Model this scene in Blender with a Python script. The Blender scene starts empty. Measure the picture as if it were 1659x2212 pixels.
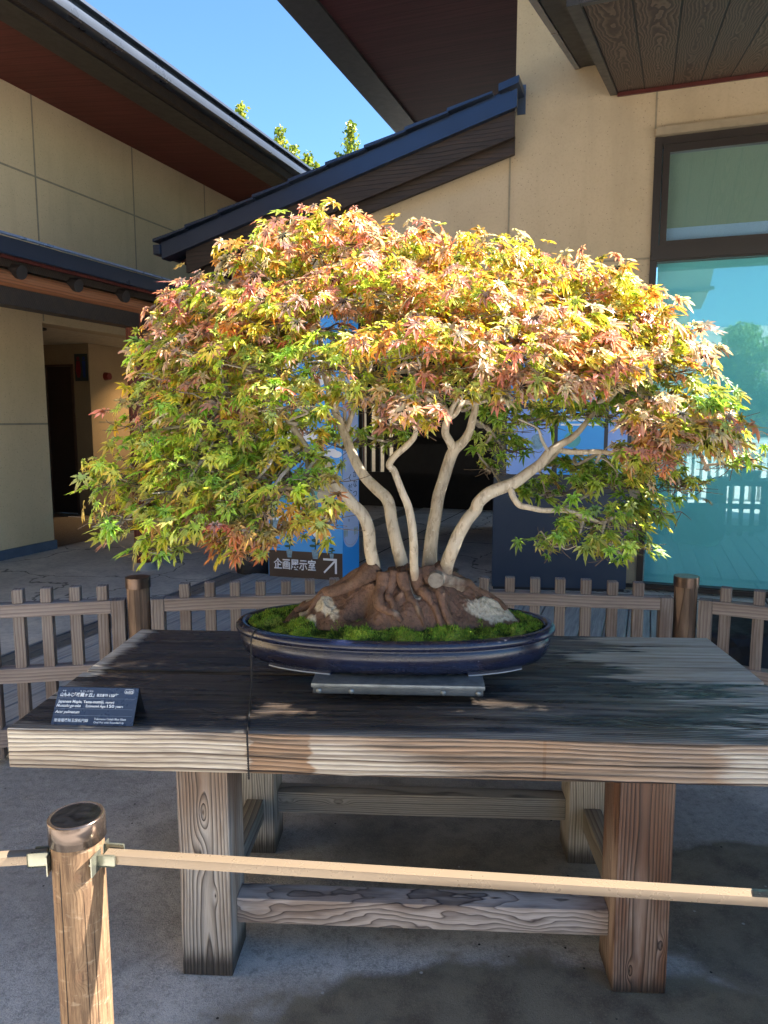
import bpy, bmesh, math, random
import numpy as np
random.seed(4)
from mathutils import Vector, Matrix
R = math.radians
S = bpy.context.scene
COL = S.collection
# ------------------------------------------------------------------ camera
H = 1.40; PITCH = 7.23
cam = bpy.data.objects.new('camera', bpy.data.cameras.new('camera'))
COL.objects.link(cam); S.camera = cam
cam.location = (0, 0, H); cam.rotation_euler = (R(90 - PITCH), 0, 0)
cam.data.sensor_fit = 'AUTO'; cam.data.sensor_width = 36; cam.data.lens = 26.04
cam.data.clip_start = .05; cam.data.clip_end = 500
# ------------------------------------------------------------------ light
SUN_AZ, SUN_EL = 88.0, 41.0
w = bpy.data.worlds.new("World"); S.world = w; w.use_nodes = True
nt = w.node_tree; nt.nodes.clear()
sky = nt.nodes.new('ShaderNodeTexSky'); sky.sky_type = 'NISHITA'; sky.sun_disc = False
sky.sun_elevation = R(SUN_EL); sky.sun_rotation = R(SUN_AZ); sky.air_density = 1.0; sky.dust_density = .3; sky.ozone_density = 1.2
bg = nt.nodes.new('ShaderNodeBackground'); bg.inputs[1].default_value = .108
wo = nt.nodes.new('ShaderNodeOutputWorld')
tnt = nt.nodes.new('ShaderNodeMix'); tnt.data_type = 'RGBA'; tnt.blend_type = 'MULTIPLY'; tnt.inputs[0].default_value = 1; tnt.inputs[7].default_value = (.32, .455, .56, 1)
nt.links.new(sky.outputs[0], tnt.inputs[6]); nt.links.new(tnt.outputs[2], bg.inputs[0]); nt.links.new(bg.outputs[0], wo.inputs[0])
sl = bpy.data.lights.new('sun', 'SUN'); sl.energy = 4.6; sl.angle = R(.5); sl.color = (1, .94, .84)
so = bpy.data.objects.new('sun', sl); COL.objects.link(so)
sd = Vector((math.sin(R(SUN_AZ)) * math.cos(R(SUN_EL)), math.cos(R(SUN_AZ)) * math.cos(R(SUN_EL)), math.sin(R(SUN_EL))))
so.rotation_euler = sd.to_track_quat('Z', 'Y').to_euler(); so.location = sd * 30
S.view_settings.view_transform = 'Standard'; S.view_settings.look = 'None'
S.view_settings.exposure = 2.55; S.view_settings.gamma = 1
try:
    S.cycles.max_bounces = 8; S.cycles.diffuse_bounces = 4; S.cycles.glossy_bounces = 4
    S.cycles.transparent_max_bounces = 8; S.cycles.transmission_bounces = 6
    S.cycles.sample_clamp_indirect = 6; S.cycles.use_denoising = True
except Exception: pass

# ------------------------------------------------------------------ frames
A = R(19.6); E1 = Vector((math.cos(A), -math.sin(A), 0)); E2 = Vector((math.sin(A), math.cos(A), 0))   # building axes
BM = Matrix.Rotation(-A, 4, 'Z')
TY = R(-3.07)
fpx = 1600.; ct, st = math.cos(R(PITCH)), math.sin(R(PITCH))
def at(x, y, Y):
    u = (x - 829.5) / fpx; v = (y - 1106) / fpx
    t = Y / (ct - v * st); return Vector((u * t, Y, H + (-st - v * ct) * t))
def proj(X, Y, Z):
    d = Y * ct - (Z - H) * st; up = Y * st + (Z - H) * ct
    return 829.5 + fpx * X / d, 1106 - fpx * up / d

# ------------------------------------------------------------------ objects
def tag(o, label=None, cat=None, group=None, kind=None):
    if label: o['label'] = label
    if cat: o['category'] = cat
    if group: o['group'] = group
    if kind: o['kind'] = kind
    return o
def empty(name, loc=(0, 0, 0), rz=0, label=None, cat=None, group=None):
    o = bpy.data.objects.new(name, None); COL.objects.link(o)
    o.location = loc; o.rotation_euler = (0, 0, rz); o.empty_display_size = .1
    return tag(o, label, cat, group)
def link(name, me, m=None, parent=None, smooth=False):
    if m and not me.materials: me.materials.append(m)
    o = bpy.data.objects.new(name, me); COL.objects.link(o)
    if parent: o.parent = parent
    if smooth: me.polygons.foreach_set('use_smooth', [True] * len(me.polygons))
    return o
class MB:
    def __init__(s): s.b = bmesh.new()
    def box(s, x0, x1, y0, y1, z0, z1, bev=0, M=None, seg=2):
        vs = [s.b.verts.new((x, y, z)) for x in (x0, x1) for y in (y0, y1) for z in (z0, z1)]
        f = [(0, 1, 3, 2), (4, 6, 7, 5), (0, 4, 5, 1), (2, 3, 7, 6), (0, 2, 6, 4), (1, 5, 7, 3)]
        fs = [s.b.faces.new([vs[i] for i in q]) for q in f]
        if bev:
            es = list({e for q in fs for e in q.edges})
            r = bmesh.ops.bevel(s.b, geom=es, offset=bev, segments=seg, profile=.6, affect='EDGES')
            vs = list({v for q in r['faces'] for v in q.verts} | {v for v in vs if v.is_valid})
        if M is not None:
            for v in vs: v.co = M @ v.co
        return s
    def poly(s, pts, d):                      # prism: polygon pts extruded by vector d
        d = Vector(d); a = [s.b.verts.new(p) for p in pts]; c = [s.b.verts.new(Vector(p) + d) for p in pts]
        s.b.faces.new(a); s.b.faces.new(c[::-1]); n = len(a)
        for i in range(n): s.b.faces.new([a[i], c[i], c[(i + 1) % n], a[(i + 1) % n]])
        return s
    def sheet(s, pts): s.b.faces.new([s.b.verts.new(p) for p in pts]); return s
    def cyl(s, p0, p1, r0, r1=None, n=24, cap=True):
        p0, p1 = Vector(p0), Vector(p1); r1 = r0 if r1 is None else r1
        q = (p1 - p0).to_track_quat('Z', 'Y'); A_, B_ = [], []
        for i in range(n):
            c = Vector((math.cos(2 * math.pi * i / n), math.sin(2 * math.pi * i / n), 0))
            A_.append(s.b.verts.new(p0 + q @ (c * r0))); B_.append(s.b.verts.new(p1 + q @ (c * r1)))
        for i in range(n): s.b.faces.new([A_[i], A_[(i + 1) % n], B_[(i + 1) % n], B_[i]])
        if cap: s.b.faces.new(A_[::-1]); s.b.faces.new(B_)
        return s
    def out(s, name, m=None, parent=None, smooth=False):
        bmesh.ops.recalc_face_normals(s.b, faces=s.b.faces)
        me = bpy.data.meshes.new(name); s.b.to_mesh(me); s.b.free()
        o = link(name, me, m, parent, smooth)
        if smooth: 
            try: me.set_sharp_from_angle(angle=R(35))
            except Exception: pass
        return o
def npmesh(name, V, F, m=None, parent=None, smooth=False, colors=None):
    """V (n,3), F list/array of equal-size faces"""
    V = np.asarray(V, np.float32); F = np.asarray(F, np.int32); k = F.shape[1]
    me = bpy.data.meshes.new(name); me.vertices.add(len(V)); me.vertices.foreach_set('co', V.ravel())
    me.loops.add(F.size); me.loops.foreach_set('vertex_index', F.ravel())
    me.polygons.add(len(F)); me.polygons.foreach_set('loop_start', np.arange(len(F), dtype=np.int32) * k)
    me.polygons.foreach_set('loop_total', np.full(len(F), k, np.int32))
    if smooth: me.polygons.foreach_set('use_smooth', np.ones(len(F), bool))
    if colors is not None:
        ca = me.color_attributes.new('tint', 'FLOAT_COLOR', 'POINT')
        c = np.ones((len(V), 4), np.float32); c[:, :colors.shape[1]] = colors; ca.data.foreach_set('color', c.ravel())
    me.update(calc_edges=True); me.validate()
    return link(name, me, m, parent)
def catmull(P, n):
    P = [np.array(p, float) for p in P]; P = [2 * P[0] - P[1]] + P + [2 * P[-1] - P[-2]]; out = []
    for i in range(1, len(P) - 2):
        for j in range(n):
            t = j / n; a, b, c, d = P[i - 1:i + 3]
            out.append(.5 * ((2 * b) + (-a + c) * t + (2 * a - 5 * b + 4 * c - d) * t * t + (-a + 3 * b - 3 * c + d) * t ** 3))
    out.append(P[-2]); return np.array(out)
def tube(P, rad, n=12, knob=0., seed=0, flare=0.):
    """returns V,F(quads) of a swept tube along points P (m,3) with radii rad (m)"""
    P = np.asarray(P, float); m = len(P); T = np.gradient(P, axis=0); T /= np.linalg.norm(T, axis=1)[:, None] + 1e-9
    rs = np.random.RandomState(seed); U = np.cross(T[0], [0.3, 1, .2]); U /= np.linalg.norm(U); V = []
    ph = rs.rand(6) * 6.28; s = np.r_[0, np.cumsum(np.linalg.norm(np.diff(P, axis=0), axis=1))]
    for i in range(m):
        U = U - T[i] * (U @ T[i]); U /= np.linalg.norm(U) + 1e-9; W = np.cross(T[i], U)
        for j in range(n):
            a = 2 * math.pi * j / n
            k = 1 + knob * (.5 * math.sin(2 * a + ph[0] + s[i] * 14) + .5 * math.sin(3 * a + ph[1] - s[i] * 33) + .55 * math.sin(s[i] * 47 + ph[2] + a) + .35 * math.sin(5 * a + ph[3] + s[i] * 70))
            V.append(P[i] + (U * math.cos(a) + W * math.sin(a)) * rad[i] * k)
    F = [(i * n + j, i * n + (j + 1) % n, (i + 1) * n + (j + 1) % n, (i + 1) * n + j) for i in range(m - 1) for j in range(n)]
    V += [P[0], P[-1]]; c0 = m * n
    F += [(c0, (j + 1) % n, j, j) if False else (c0, (j + 1) % n, j, c0) for j in range(0)]
    for j in range(0, n, 2):
        F.append((c0, (j + 2) % n, j + 1, j)); F.append((c0 + 1, (m - 1) * n + j, (m - 1) * n + j + 1, (m - 1) * n + (j + 2) % n))
    return np.array(V), F
def join(parts):
    V, F, o = [], [], 0
    for v, f in parts: V.append(v); F += [tuple(i + o for i in q) for q in f]; o += len(v)
    return np.concatenate(V), F

# ------------------------------------------------------------------ materials
class N:
    def __init__(s, name, rough=.6, spec=.5, metal=0.):
        s.m = bpy.data.materials.new(name); s.m.use_nodes = True; s.t = s.m.node_tree; s.t.nodes.clear()
        s.o = s.t.nodes.new('ShaderNodeOutputMaterial'); s.p = s.t.nodes.new('ShaderNodeBsdfPrincipled')
        s.t.links.new(s.p.outputs[0], s.o.inputs[0]); s.set('Roughness', rough); s.set('Metallic', metal); s.set('Specular IOR Level', spec)
    def set(s, k, v):
        i = s.p.inputs[k]
        if hasattr(v, 'links') or isinstance(v, bpy.types.NodeSocket): s.t.links.new(v, i)
        else: i.default_value = (*v, 1) if isinstance(v, (tuple, list)) and len(v) == 3 else v
        return s
    def node(s, ty, ins=None, **kw):
        n = s.t.nodes.new(ty)
        for k, v in kw.items(): setattr(n, k, v)
        for k, v in (ins or {}).items():
            if v is None: continue
            if isinstance(v, bpy.types.NodeSocket): s.t.links.new(v, n.inputs[k])
            else: n.inputs[k].default_value = (*v, 1) if (isinstance(v, (tuple, list)) and len(v) == 3 and n.inputs[k].type == 'RGBA') else v
        return n
    def math(s, op, a, b=0., c=0.): return s.node('ShaderNodeMath', {0: a, 1: b, 2: c}, operation=op).outputs[0]
    def pos(s): 
        if not hasattr(s, '_p'): s._p = s.node('ShaderNodeTexCoord').outputs['Object']
        return s._p
    def xyz(s):
        if not hasattr(s, '_x'): s._x = s.node('ShaderNodeSeparateXYZ', {0: s.pos()}).outputs
        return s._x
    def vec(s, x, y, z): return s.node('ShaderNodeCombineXYZ', {0: x, 1: y, 2: z}).outputs[0]
    def noise(s, scale=5, detail=4, rough=.55, v=None, sc=None, dist=0., col=False):
        v = v or s.pos()
        if sc: v = s.node('ShaderNodeMapping', {'Vector': v, 'Scale': sc}).outputs[0]
        n = s.node('ShaderNodeTexNoise', {'Vector': v, 'Scale': scale, 'Detail': detail, 'Roughness': rough, 'Distortion': dist})
        return n.outputs['Color' if col else 'Fac']
    def ramp(s, f, stops, interp='LINEAR'):
        n = s.node('ShaderNodeValToRGB', {0: f}); r = n.color_ramp; r.interpolation = interp
        while len(r.elements) < len(stops): r.elements.new(.5)
        for e, (p, c) in zip(r.elements, stops):
            e.position = p; e.color = (*c, 1) if isinstance(c, (tuple, list)) else (c, c, c, 1)
        return n.outputs[0]
    def mix(s, f, a, b, mode='MIX'):
        n = s.node('ShaderNodeMix', data_type='RGBA', blend_type=mode)
        for i, v in ((0, f), (6, a), (7, b)):
            if isinstance(v, bpy.types.NodeSocket): s.t.links.new(v, n.inputs[i])
            elif i and not isinstance(v, (tuple, list)): n.inputs[i].default_value = (v, v, v, 1)
            else: n.inputs[i].default_value = (*v, 1) if isinstance(v, (tuple, list)) and len(v) == 3 else v
        return n.outputs[2]
    def step(s, v, a, b):
        n = s.node('ShaderNodeMapRange', {0: v, 1: a, 2: b, 3: 0., 4: 1.}, interpolation_type='SMOOTHSTEP'); return n.outputs[0]
    def bump(s, h, strength=.4, dist=.01, normal=None):
        n = s.node('ShaderNodeBump', {'Height': h, 'Strength': strength, 'Distance': dist, 'Normal': normal}); s.set('Normal', n.outputs[0]); return n.outputs[0]

def wood(name, light, dark, axis='X', spacing=.012, pith=(-.25, -.35), amp=.02, wet=None, wetcol=(.03, .022, .016), knots=(), rough=.75,
         line=.32, warp=(1.1, 5.), streak=0., tone=None, foot=None, bumpd=.003, dryline=None, fade=.5):
    m = N(name, rough, .35); x, y, z = m.xyz()
    L, U, V = {'X': (x, y, z), 'Z': (z, x, y), 'Y': (y, x, z)}[axis]
    nv = m.vec(m.math('MULTIPLY', L, warp[0]), m.math('MULTIPLY', U, warp[1]), m.math('MULTIPLY', V, warp[1]))
    n1 = m.noise(1., 3, .5, nv)
    du = m.math('SUBTRACT', U, pith[0]); dv = m.math('SUBTRACT', V, pith[1])
    r = m.math('SQRT', m.math('ADD', m.math('MULTIPLY', du, du), m.math('MULTIPLY', dv, dv)))
    r = m.math('ADD', r, m.math('MULTIPLY', n1, amp))
    kmask = None
    for kl, ku, kv, ks, ka in knots:       # knot: rings bulge round a point
        q = [m.math('DIVIDE', m.math('SUBTRACT', a_, b_), k_) for a_, b_, k_ in ((L, kl, ks * 3), (U, ku, ks), (V, kv, ks))]
        d = m.math('ADD', m.math('ADD', m.math('MULTIPLY', q[0], q[0]), m.math('MULTIPLY', q[1], q[1])), m.math('MULTIPLY', q[2], q[2]))
        g = m.math('POWER', 2.718, m.math('MULTIPLY', d, -1.)); r = m.math('ADD', r, m.math('MULTIPLY', g, ka))
        g2 = m.math('POWER', 2.718, m.math('MULTIPLY', d, -14.)); kmask = g2 if kmask is None else m.math('MAXIMUM', kmask, g2)
    ph = m.math('DIVIDE', r, spacing); fr = m.math('FRACT', ph)
    ring = m.node('ShaderNodeTexWhiteNoise', {'W': m.math('FLOOR', ph)}, noise_dimensions='1D').outputs[0]
    prof = m.ramp(fr, [(0, 0.), (.30, .05), (1 - line * .5, .60), (.90, 1.), (1., .0)])
    prof = m.math('MULTIPLY', prof, m.math('ADD', m.math('MULTIPLY', ring, .55), .55))
    fib = m.noise(1., 4, .65, m.vec(m.math('MULTIPLY', L, 14.), m.math('MULTIPLY', U, 420.), m.math('MULTIPLY', V, 420.)))
    blot = m.noise(3.2, 4, .6, m.vec(m.math('MULTIPLY', L, .8), m.math('MULTIPLY', U, 4.), m.math('MULTIPLY', V, 4.)))
    c = m.mix(prof, light, dark)
    if tone: c = m.mix(m.step(blot, .42, .66), c, m.mix(prof, tone, dark))
    c = m.mix(m.math('MULTIPLY', m.step(fib, .45, .75), .35), c, dark)
    if streak:
        sk = m.noise(1., 5, .7, m.vec(m.math('MULTIPLY', L, 1.8), m.math('MULTIPLY', U, 55.), m.math('MULTIPLY', V, 55.)))
        c = m.mix(m.math('MULTIPLY', m.step(sk, .46, .66), streak), c, dark); c = m.mix(m.math('MULTIPLY', m.step(sk, .40, .28), streak * .6), c, tuple(min(1, v * 1.25) for v in light))
    if kmask is not None: c = m.mix(kmask, c, (.02, .013, .009))
    rg = m.math('ADD', m.math('MULTIPLY', fib, .2), rough - .1)
    if foot is not None:
        fn = m.math('ADD', L, m.math('MULTIPLY', fib, -.06)); fm = m.step(fn, foot, foot - .06)
        c = m.mix(m.math('MULTIPLY', fm, .85), c, (.02, .016, .014))
    if wet is not None:
        wm = wet(m, x, y, z, fib, n1, prof)
        wc = m.mix(prof, wetcol if isinstance(wetcol, tuple) else wetcol(m, x, y, z), (.006, .005, .005))
        if streak: wc = m.mix(m.math('MULTIPLY', m.step(sk, .45, .60), .75), wc, (.008, .007, .007)); wc = m.mix(m.math('MULTIPLY', m.step(sk, .42, .30), .6), wc, m.mix(1., wc, (2.1, 2.0, 1.9), 'MULTIPLY'))
        c = m.mix(wm, c, wc)
        rg = m.mix(wm, rg, m.math('ADD', m.math('MULTIPLY', blot, .3), .12))
    m.set('Base Color', c); m.set('Roughness', rg)
    h = m.math('ADD', m.math('MULTIPLY', prof, 1.), m.math('MULTIPLY', fib, .35)); m.bump(h, .8, bumpd)
    return m.m

def plaster(name, col, dark, scale=1.):
    m = N(name, .85, .2); a = m.noise(1.1 * scale, 5, .6); b = m.noise(55 * scale, 3, .6); c = m.noise(260, 2, .5)
    sp = m.node('ShaderNodeTexVoronoi', {'Vector': m.pos(), 'Scale': 30.}).outputs['Distance']
    x, y, z = m.xyz()
    st_ = m.noise(1., 4, .6, m.vec(m.math('MULTIPLY', x, 5.), m.math('MULTIPLY', y, 5.), m.math('MULTIPLY', z, .6)))
    k = m.mix(m.step(a, .3, .75), col, dark); k = m.mix(m.math('MULTIPLY', m.step(b, .45, .8), .3), k, tuple(v * .62 for v in col))
    k = m.mix(m.math('MULTIPLY', m.step(sp, .15, .08), .7), k, tuple(v * .4 for v in col)); k = m.mix(m.math('MULTIPLY', m.step(st_, .5, .75), .32), k, tuple(v * .7 for v in col))
    m.set('Base Color', k); m.bump(m.math('ADD', b, m.math('MULTIPLY', c, .5)), .35, .004); return m.m
def simple(name, col, rough=.5, metal=0., var=.25, scale=12., spec=.5, bump=.0, bscale=120.):
    m = N(name, rough, spec, metal); a = m.noise(scale, 4, .6)
    m.set('Base Color', m.mix(m.math('MULTIPLY', m.step(a, .3, .75), var * 2), col, tuple(v * (1 - var * 1.6) for v in col)))
    m.set('Roughness', m.math('ADD', m.math('MULTIPLY', a, .25), rough - .12))
    if bump: m.bump(m.noise(bscale, 3, .6), bump, .003)
    return m.m

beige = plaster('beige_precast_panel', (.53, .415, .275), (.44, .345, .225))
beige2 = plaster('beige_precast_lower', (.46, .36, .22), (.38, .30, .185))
beige_l = plaster('beige_precast_panel_shade_lift', (.64, .50, .31), (.55, .43, .26))  # same panels as beige, lightened to offset the shade on the left wall
joint = simple('sealant_joint', (.30, .25, .17), .8)
navy_metal = simple('dark_blue_metal_fascia', (.035, .05, .085), .32, .55, .15, 3)
gutter_metal = simple('grey_blue_gutter_metal', (.10, .12, .16), .3, .6, .15, 3)
dark_beam = wood('dark_stained_barge_board', (.034, .022, .016), (.012, .009, .007), 'X', .018, (-.9, -.6), .05, rough=.55, line=.4, bumpd=.002, tone=(.05, .030, .020))
soffit_red = N('red_brown_soffit_boards', .6, .12)
def _soffit(m, axis_board, pitch, c1, c2, gap):
    x, y, z = m.xyz(); B_ = {'x': x, 'y': y}[axis_board]; L_ = {'x': y, 'y': x}[axis_board]
    q = m.math('DIVIDE', B_, pitch); fr = m.math('FRACT', q); rn = m.node('ShaderNodeTexWhiteNoise', {'W': m.math('FLOOR', q)}, noise_dimensions='1D').outputs[0]
    n = m.noise(1., 5, .6, m.vec(m.math('MULTIPLY', L_, 1.4), m.math('MULTIPLY', B_, 45.), m.math('MULTIPLY', rn, 37.)), dist=.6)
    c = m.mix(m.step(n, .3, .7), c1, c2); c = m.mix(m.math('MULTIPLY', rn, .35), c, c2)
    g = m.math('MAXIMUM', m.step(fr, gap, gap * .4), m.step(fr, 1 - gap, 1 - gap * .4)); c = m.mix(g, c, (.006, .004, .004))
    m.set('Base Color', c); m.bump(m.math('SUBTRACT', m.math('MULTIPLY', n, .2), g), .5, .004); return m.m
soffit_red = _soffit(soffit_red, 'y', .12, (.18, .052, .044), (.115, .034, .030), .02)
soffit_dk = _soffit(N('dark_purple_soffit_boards', .6, .1), 'y', .13, (.085, .030, .036), (.05, .019, .023), .02)
iron = simple('dark_bronze_window_frame', (.045, .036, .032), .42, .4, .15, 4)

# ------------------------------------------------------------------ setting : ground, paving, deck
def ground_mat():
    m = N('worn_concrete_ground', .8, .4); x, y, z = m.xyz()
    big = m.noise(1.3, 5, .6, dist=.4); med = m.noise(9, 5, .65); fine = m.noise(140, 3, .7); fine2 = m.noise(420, 2, .6)
    dry = m.mix(m.step(med, .3, .72), (.55, .54, .52), (.33, .325, .315))
    dry = m.mix(m.step(fine, .38, .66), dry, (.60, .57, .52)); dry = m.mix(m.math('MULTIPLY', m.step(fine2, .5, .7), .6), dry, (.08, .083, .088))
    moss = m.mix(m.step(med, .35, .7), (.20, .175, .125), (.10, .082, .06)); moss = m.mix(m.math('MULTIPLY', m.step(fine, .5, .72), .55), moss, (.24, .21, .155))
    moss = m.mix(m.math('MULTIPLY', m.step(fine2, .5, .7), .5), moss, (.025, .023, .02))
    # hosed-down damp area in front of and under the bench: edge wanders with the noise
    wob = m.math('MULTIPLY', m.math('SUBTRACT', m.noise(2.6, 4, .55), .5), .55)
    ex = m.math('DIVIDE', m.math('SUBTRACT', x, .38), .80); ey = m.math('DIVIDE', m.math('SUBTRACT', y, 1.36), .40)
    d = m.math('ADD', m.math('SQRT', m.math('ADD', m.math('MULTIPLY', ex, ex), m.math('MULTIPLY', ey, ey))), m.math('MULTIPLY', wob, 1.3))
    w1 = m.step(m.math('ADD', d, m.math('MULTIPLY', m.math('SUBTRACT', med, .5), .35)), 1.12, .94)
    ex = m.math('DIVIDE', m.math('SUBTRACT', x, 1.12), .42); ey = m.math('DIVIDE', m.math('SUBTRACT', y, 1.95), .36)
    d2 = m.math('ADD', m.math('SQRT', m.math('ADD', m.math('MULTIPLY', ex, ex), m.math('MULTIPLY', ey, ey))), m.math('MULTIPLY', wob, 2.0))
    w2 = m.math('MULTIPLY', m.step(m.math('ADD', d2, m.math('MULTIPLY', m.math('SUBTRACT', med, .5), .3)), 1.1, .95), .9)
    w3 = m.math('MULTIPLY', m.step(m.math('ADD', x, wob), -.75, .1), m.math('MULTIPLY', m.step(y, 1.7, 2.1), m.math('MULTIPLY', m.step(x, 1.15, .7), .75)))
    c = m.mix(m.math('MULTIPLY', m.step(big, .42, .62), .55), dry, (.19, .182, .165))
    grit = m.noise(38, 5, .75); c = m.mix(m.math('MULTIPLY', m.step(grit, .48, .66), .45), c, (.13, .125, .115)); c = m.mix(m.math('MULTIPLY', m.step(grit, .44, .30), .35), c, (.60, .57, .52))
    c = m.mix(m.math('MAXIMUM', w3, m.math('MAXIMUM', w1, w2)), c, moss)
    # crack and joint
    jl = m.math('ABSOLUTE', m.math('ADD', m.math('SUBTRACT', y, m.math('MULTIPLY', x, .38)), m.math('ADD', -2.42, m.math('MULTIPLY', m.math('SUBTRACT', m.noise(14, 3, .6), .5), .03))))
    c = m.mix(m.math('MULTIPLY', m.step(jl, .005, .001), m.math('MULTIPLY', m.step(x, -.2, -.4), .6)), c, (.30, .30, .28))
    # pits
    vo = m.node('ShaderNodeTexVoronoi', {'Vector': m.pos(), 'Scale': 13.}); pit = m.step(vo.outputs['Distance'], .055, .035)
    c = m.mix(pit, c, (.008, .008, .008))
    vo2 = m.node('ShaderNodeTexVoronoi', {'Vector': m.pos(), 'Scale': 9.}); c = m.mix(m.step(vo2.outputs['Distance'], .05, .03), c, (.36, .36, .33))
    m.set('Base Color', c); m.set('Roughness', m.mix(w1, .85, .6)); m.set('Specular IOR Level', .25)
    m.bump(m.math('ADD', m.math('ADD', fine, m.math('MULTIPLY', fine2, .6)), m.math('MULTIPLY', med, .5)), .7, .005); return m.m
g = MB().sheet([(-60, -60, 0), (60, -60, 0), (60, 60, 0), (-60, 60, 0)]).out('ground', ground_mat()); tag(g, 'dark worn concrete with damp brown stains under the bench', kind='structure')

def paving_mat():
    m = N('grey_smooth_concrete_paving', .75, .35); x, y, z = m.xyz()
    a = m.noise(1.6, 5, .6, dist=.5); b = m.noise(22, 5, .65); f = m.noise(200, 2, .6)
    c = m.mix(m.step(a, .3, .7), (.62, .58, .50), (.42, .39, .35)); c = m.mix(m.math('MULTIPLY', m.step(b, .4, .7), .3), c, (.12, .12, .12)); c = m.mix(m.math('MULTIPLY', m.step(f, .5, .7), .25), c, (.07, .07, .07))
    wv = m.node('ShaderNodeVectorMath', {0: m.pos(), 1: m.node('ShaderNodeVectorMath', {0: m.noise(2.2, 4, .6, col=True), 1: (.55, .55, .55)}, operation='MULTIPLY').outputs[0]}, operation='ADD').outputs[0]
    cr = m.node('ShaderNodeTexVoronoi', {'Vector': wv, 'Scale': .75}, feature='DISTANCE_TO_EDGE').outputs['Distance']
    c = m.mix(m.math('MULTIPLY', m.step(cr, .010, .003), .75), c, (.03, .03, .03))
    for px in (-2.6, 0.9): c = m.mix(m.step(m.math('ABSOLUTE', m.math('SUBTRACT', x, px)), .012, .007), c, (.02, .02, .02))
    for py in (8.1, 10.4): c = m.mix(m.step(m.math('ABSOLUTE', m.math('SUBTRACT', y, py)), .012, .007), c, (.02, .02, .02))
    m.set('Base Color', c); m.bump(m.math('ADD', b, f), .3, .003); return m.m
def bsheet(name, a0, a1, b0, b1, z, m, label):
    o = MB().sheet([(a0, b0, z), (a1, b0, z), (a1, b1, z), (a0, b1, z)]).out(name, m); o.rotation_euler = (0, 0, -A); return tag(o, label, kind='structure')
plz = MB().sheet([(-40, -40, .004), (40, -40, .004), (40, .75, .004), (-40, .75, .004)]).out('plaza', simple('pale_concrete_plaza', (.76, .73, .68), .8, 0, .12, 3)); tag(plz, 'pale sunlit concrete courtyard round the photographer', kind='structure')
bsheet('paving', -14, -3.53, -2, 8.6, .004, paving_mat(), 'smooth pale concrete paving with hairline cracks beyond the fence')
bsheet('passage_floor', -3.28, 8, 5.75, 16, .006, bpy.data.materials['grey_smooth_concrete_paving'], 'concrete floor running into the dark passage')
def gravel_mat():
    m = N('brown_washed_aggregate', .85, .3); f = m.node('ShaderNodeTexVoronoi', {'Vector': m.pos(), 'Scale': 95.}).outputs['Color']
    c = m.mix(f, (.10, .075, .055), (.20, .15, .11)); m.set('Base Color', c); return m.m
bsheet('porch_floor', -9.5, -6.0, 6.25, 14, .010, gravel_mat(), 'brown washed aggregate floor inside the porch')
bsheet('rear_paving', -6.0, -3.53, 8.6, 16, .005, bpy.data.materials['grey_smooth_concrete_paving'], 'concrete paving running back along the porch')
# deck boards along the building's depth axis
def deck_mat():
    m = N('weathered_grey_deck', .6, .45); x, y, z = m.xyz(); q = m.math('DIVIDE', x, .145)
    rn = m.node('ShaderNodeTexWhiteNoise', {'W': m.math('FLOOR', q)}, noise_dimensions='1D').outputs[0]
    n = m.noise(1., 5, .65, m.vec(m.math('MULTIPLY', x, 60.), m.math('MULTIPLY', y, 3.), m.math('MULTIPLY', rn, 9.)))
    c = m.mix(m.step(n, .3, .7), (.44, .43, .41), (.25, .245, .24)); c = m.mix(m.math('MULTIPLY', rn, .4), c, (.23, .235, .24))
    m.set('Base Color', c); m.set('Roughness', m.math('ADD', m.math('MULTIPLY', n, .25), .4)); m.bump(n, .4, .003); return m.m
FL = [(-4.2, 2.42), (-2.6, 2.69), (-1.005, 2.965), (.27, 3.125), (1.243, 2.985), (2.3, 2.42), (3.6, 1.75), (6.5, .3)]
FLb = [(x * E1.x + y * E1.y, x * E2.x + y * E2.y) for x, y in FL]
def fence_b(a): return float(np.interp(a, [p[0] for p in FLb], [p[1] for p in FLb])) + .07
dk = MB(); a = -3.27; 
while a < 5.5:
    b1 = 5.72 if a < 6 else 5.2
    dk.box(a, a + .137, fence_b(a + .07), b1, .002, .03, .003, seg=1); a += .145
dko = dk.out('deck', deck_mat()); dko.rotation_euler = (0, 0, -A); tag(dko, 'grey weathered wooden decking between fence and building', kind='structure')
# drain grating
gm = simple('blue_grey_galvanised_grating', (.17, .20, .24), .4, .5, .2, 20)
gr = MB(); gr.box(-3.525, -3.50, 1.5, 5.7, .004, .022); gr.box(-3.31, -3.285, 1.5, 5.7, .004, .022); gr.box(-3.41, -3.398, 1.5, 5.7, .004, .02)
y = 1.5
while y < 5.7: gr.box(-3.50, -3.31, y, y + .006, .006, .018); y += .014
o = gr.out('drain_grating', gm); o.rotation_euler = (0, 0, -A); tag(o, 'long steel drain grating beside the wooden deck', 'drain')
b_ = MB().box(-3.52, -3.29, 1.5, 5.7, .0045, .0055).out('trough', simple('black_trough', (.01, .01, .012), .8), o)

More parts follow.
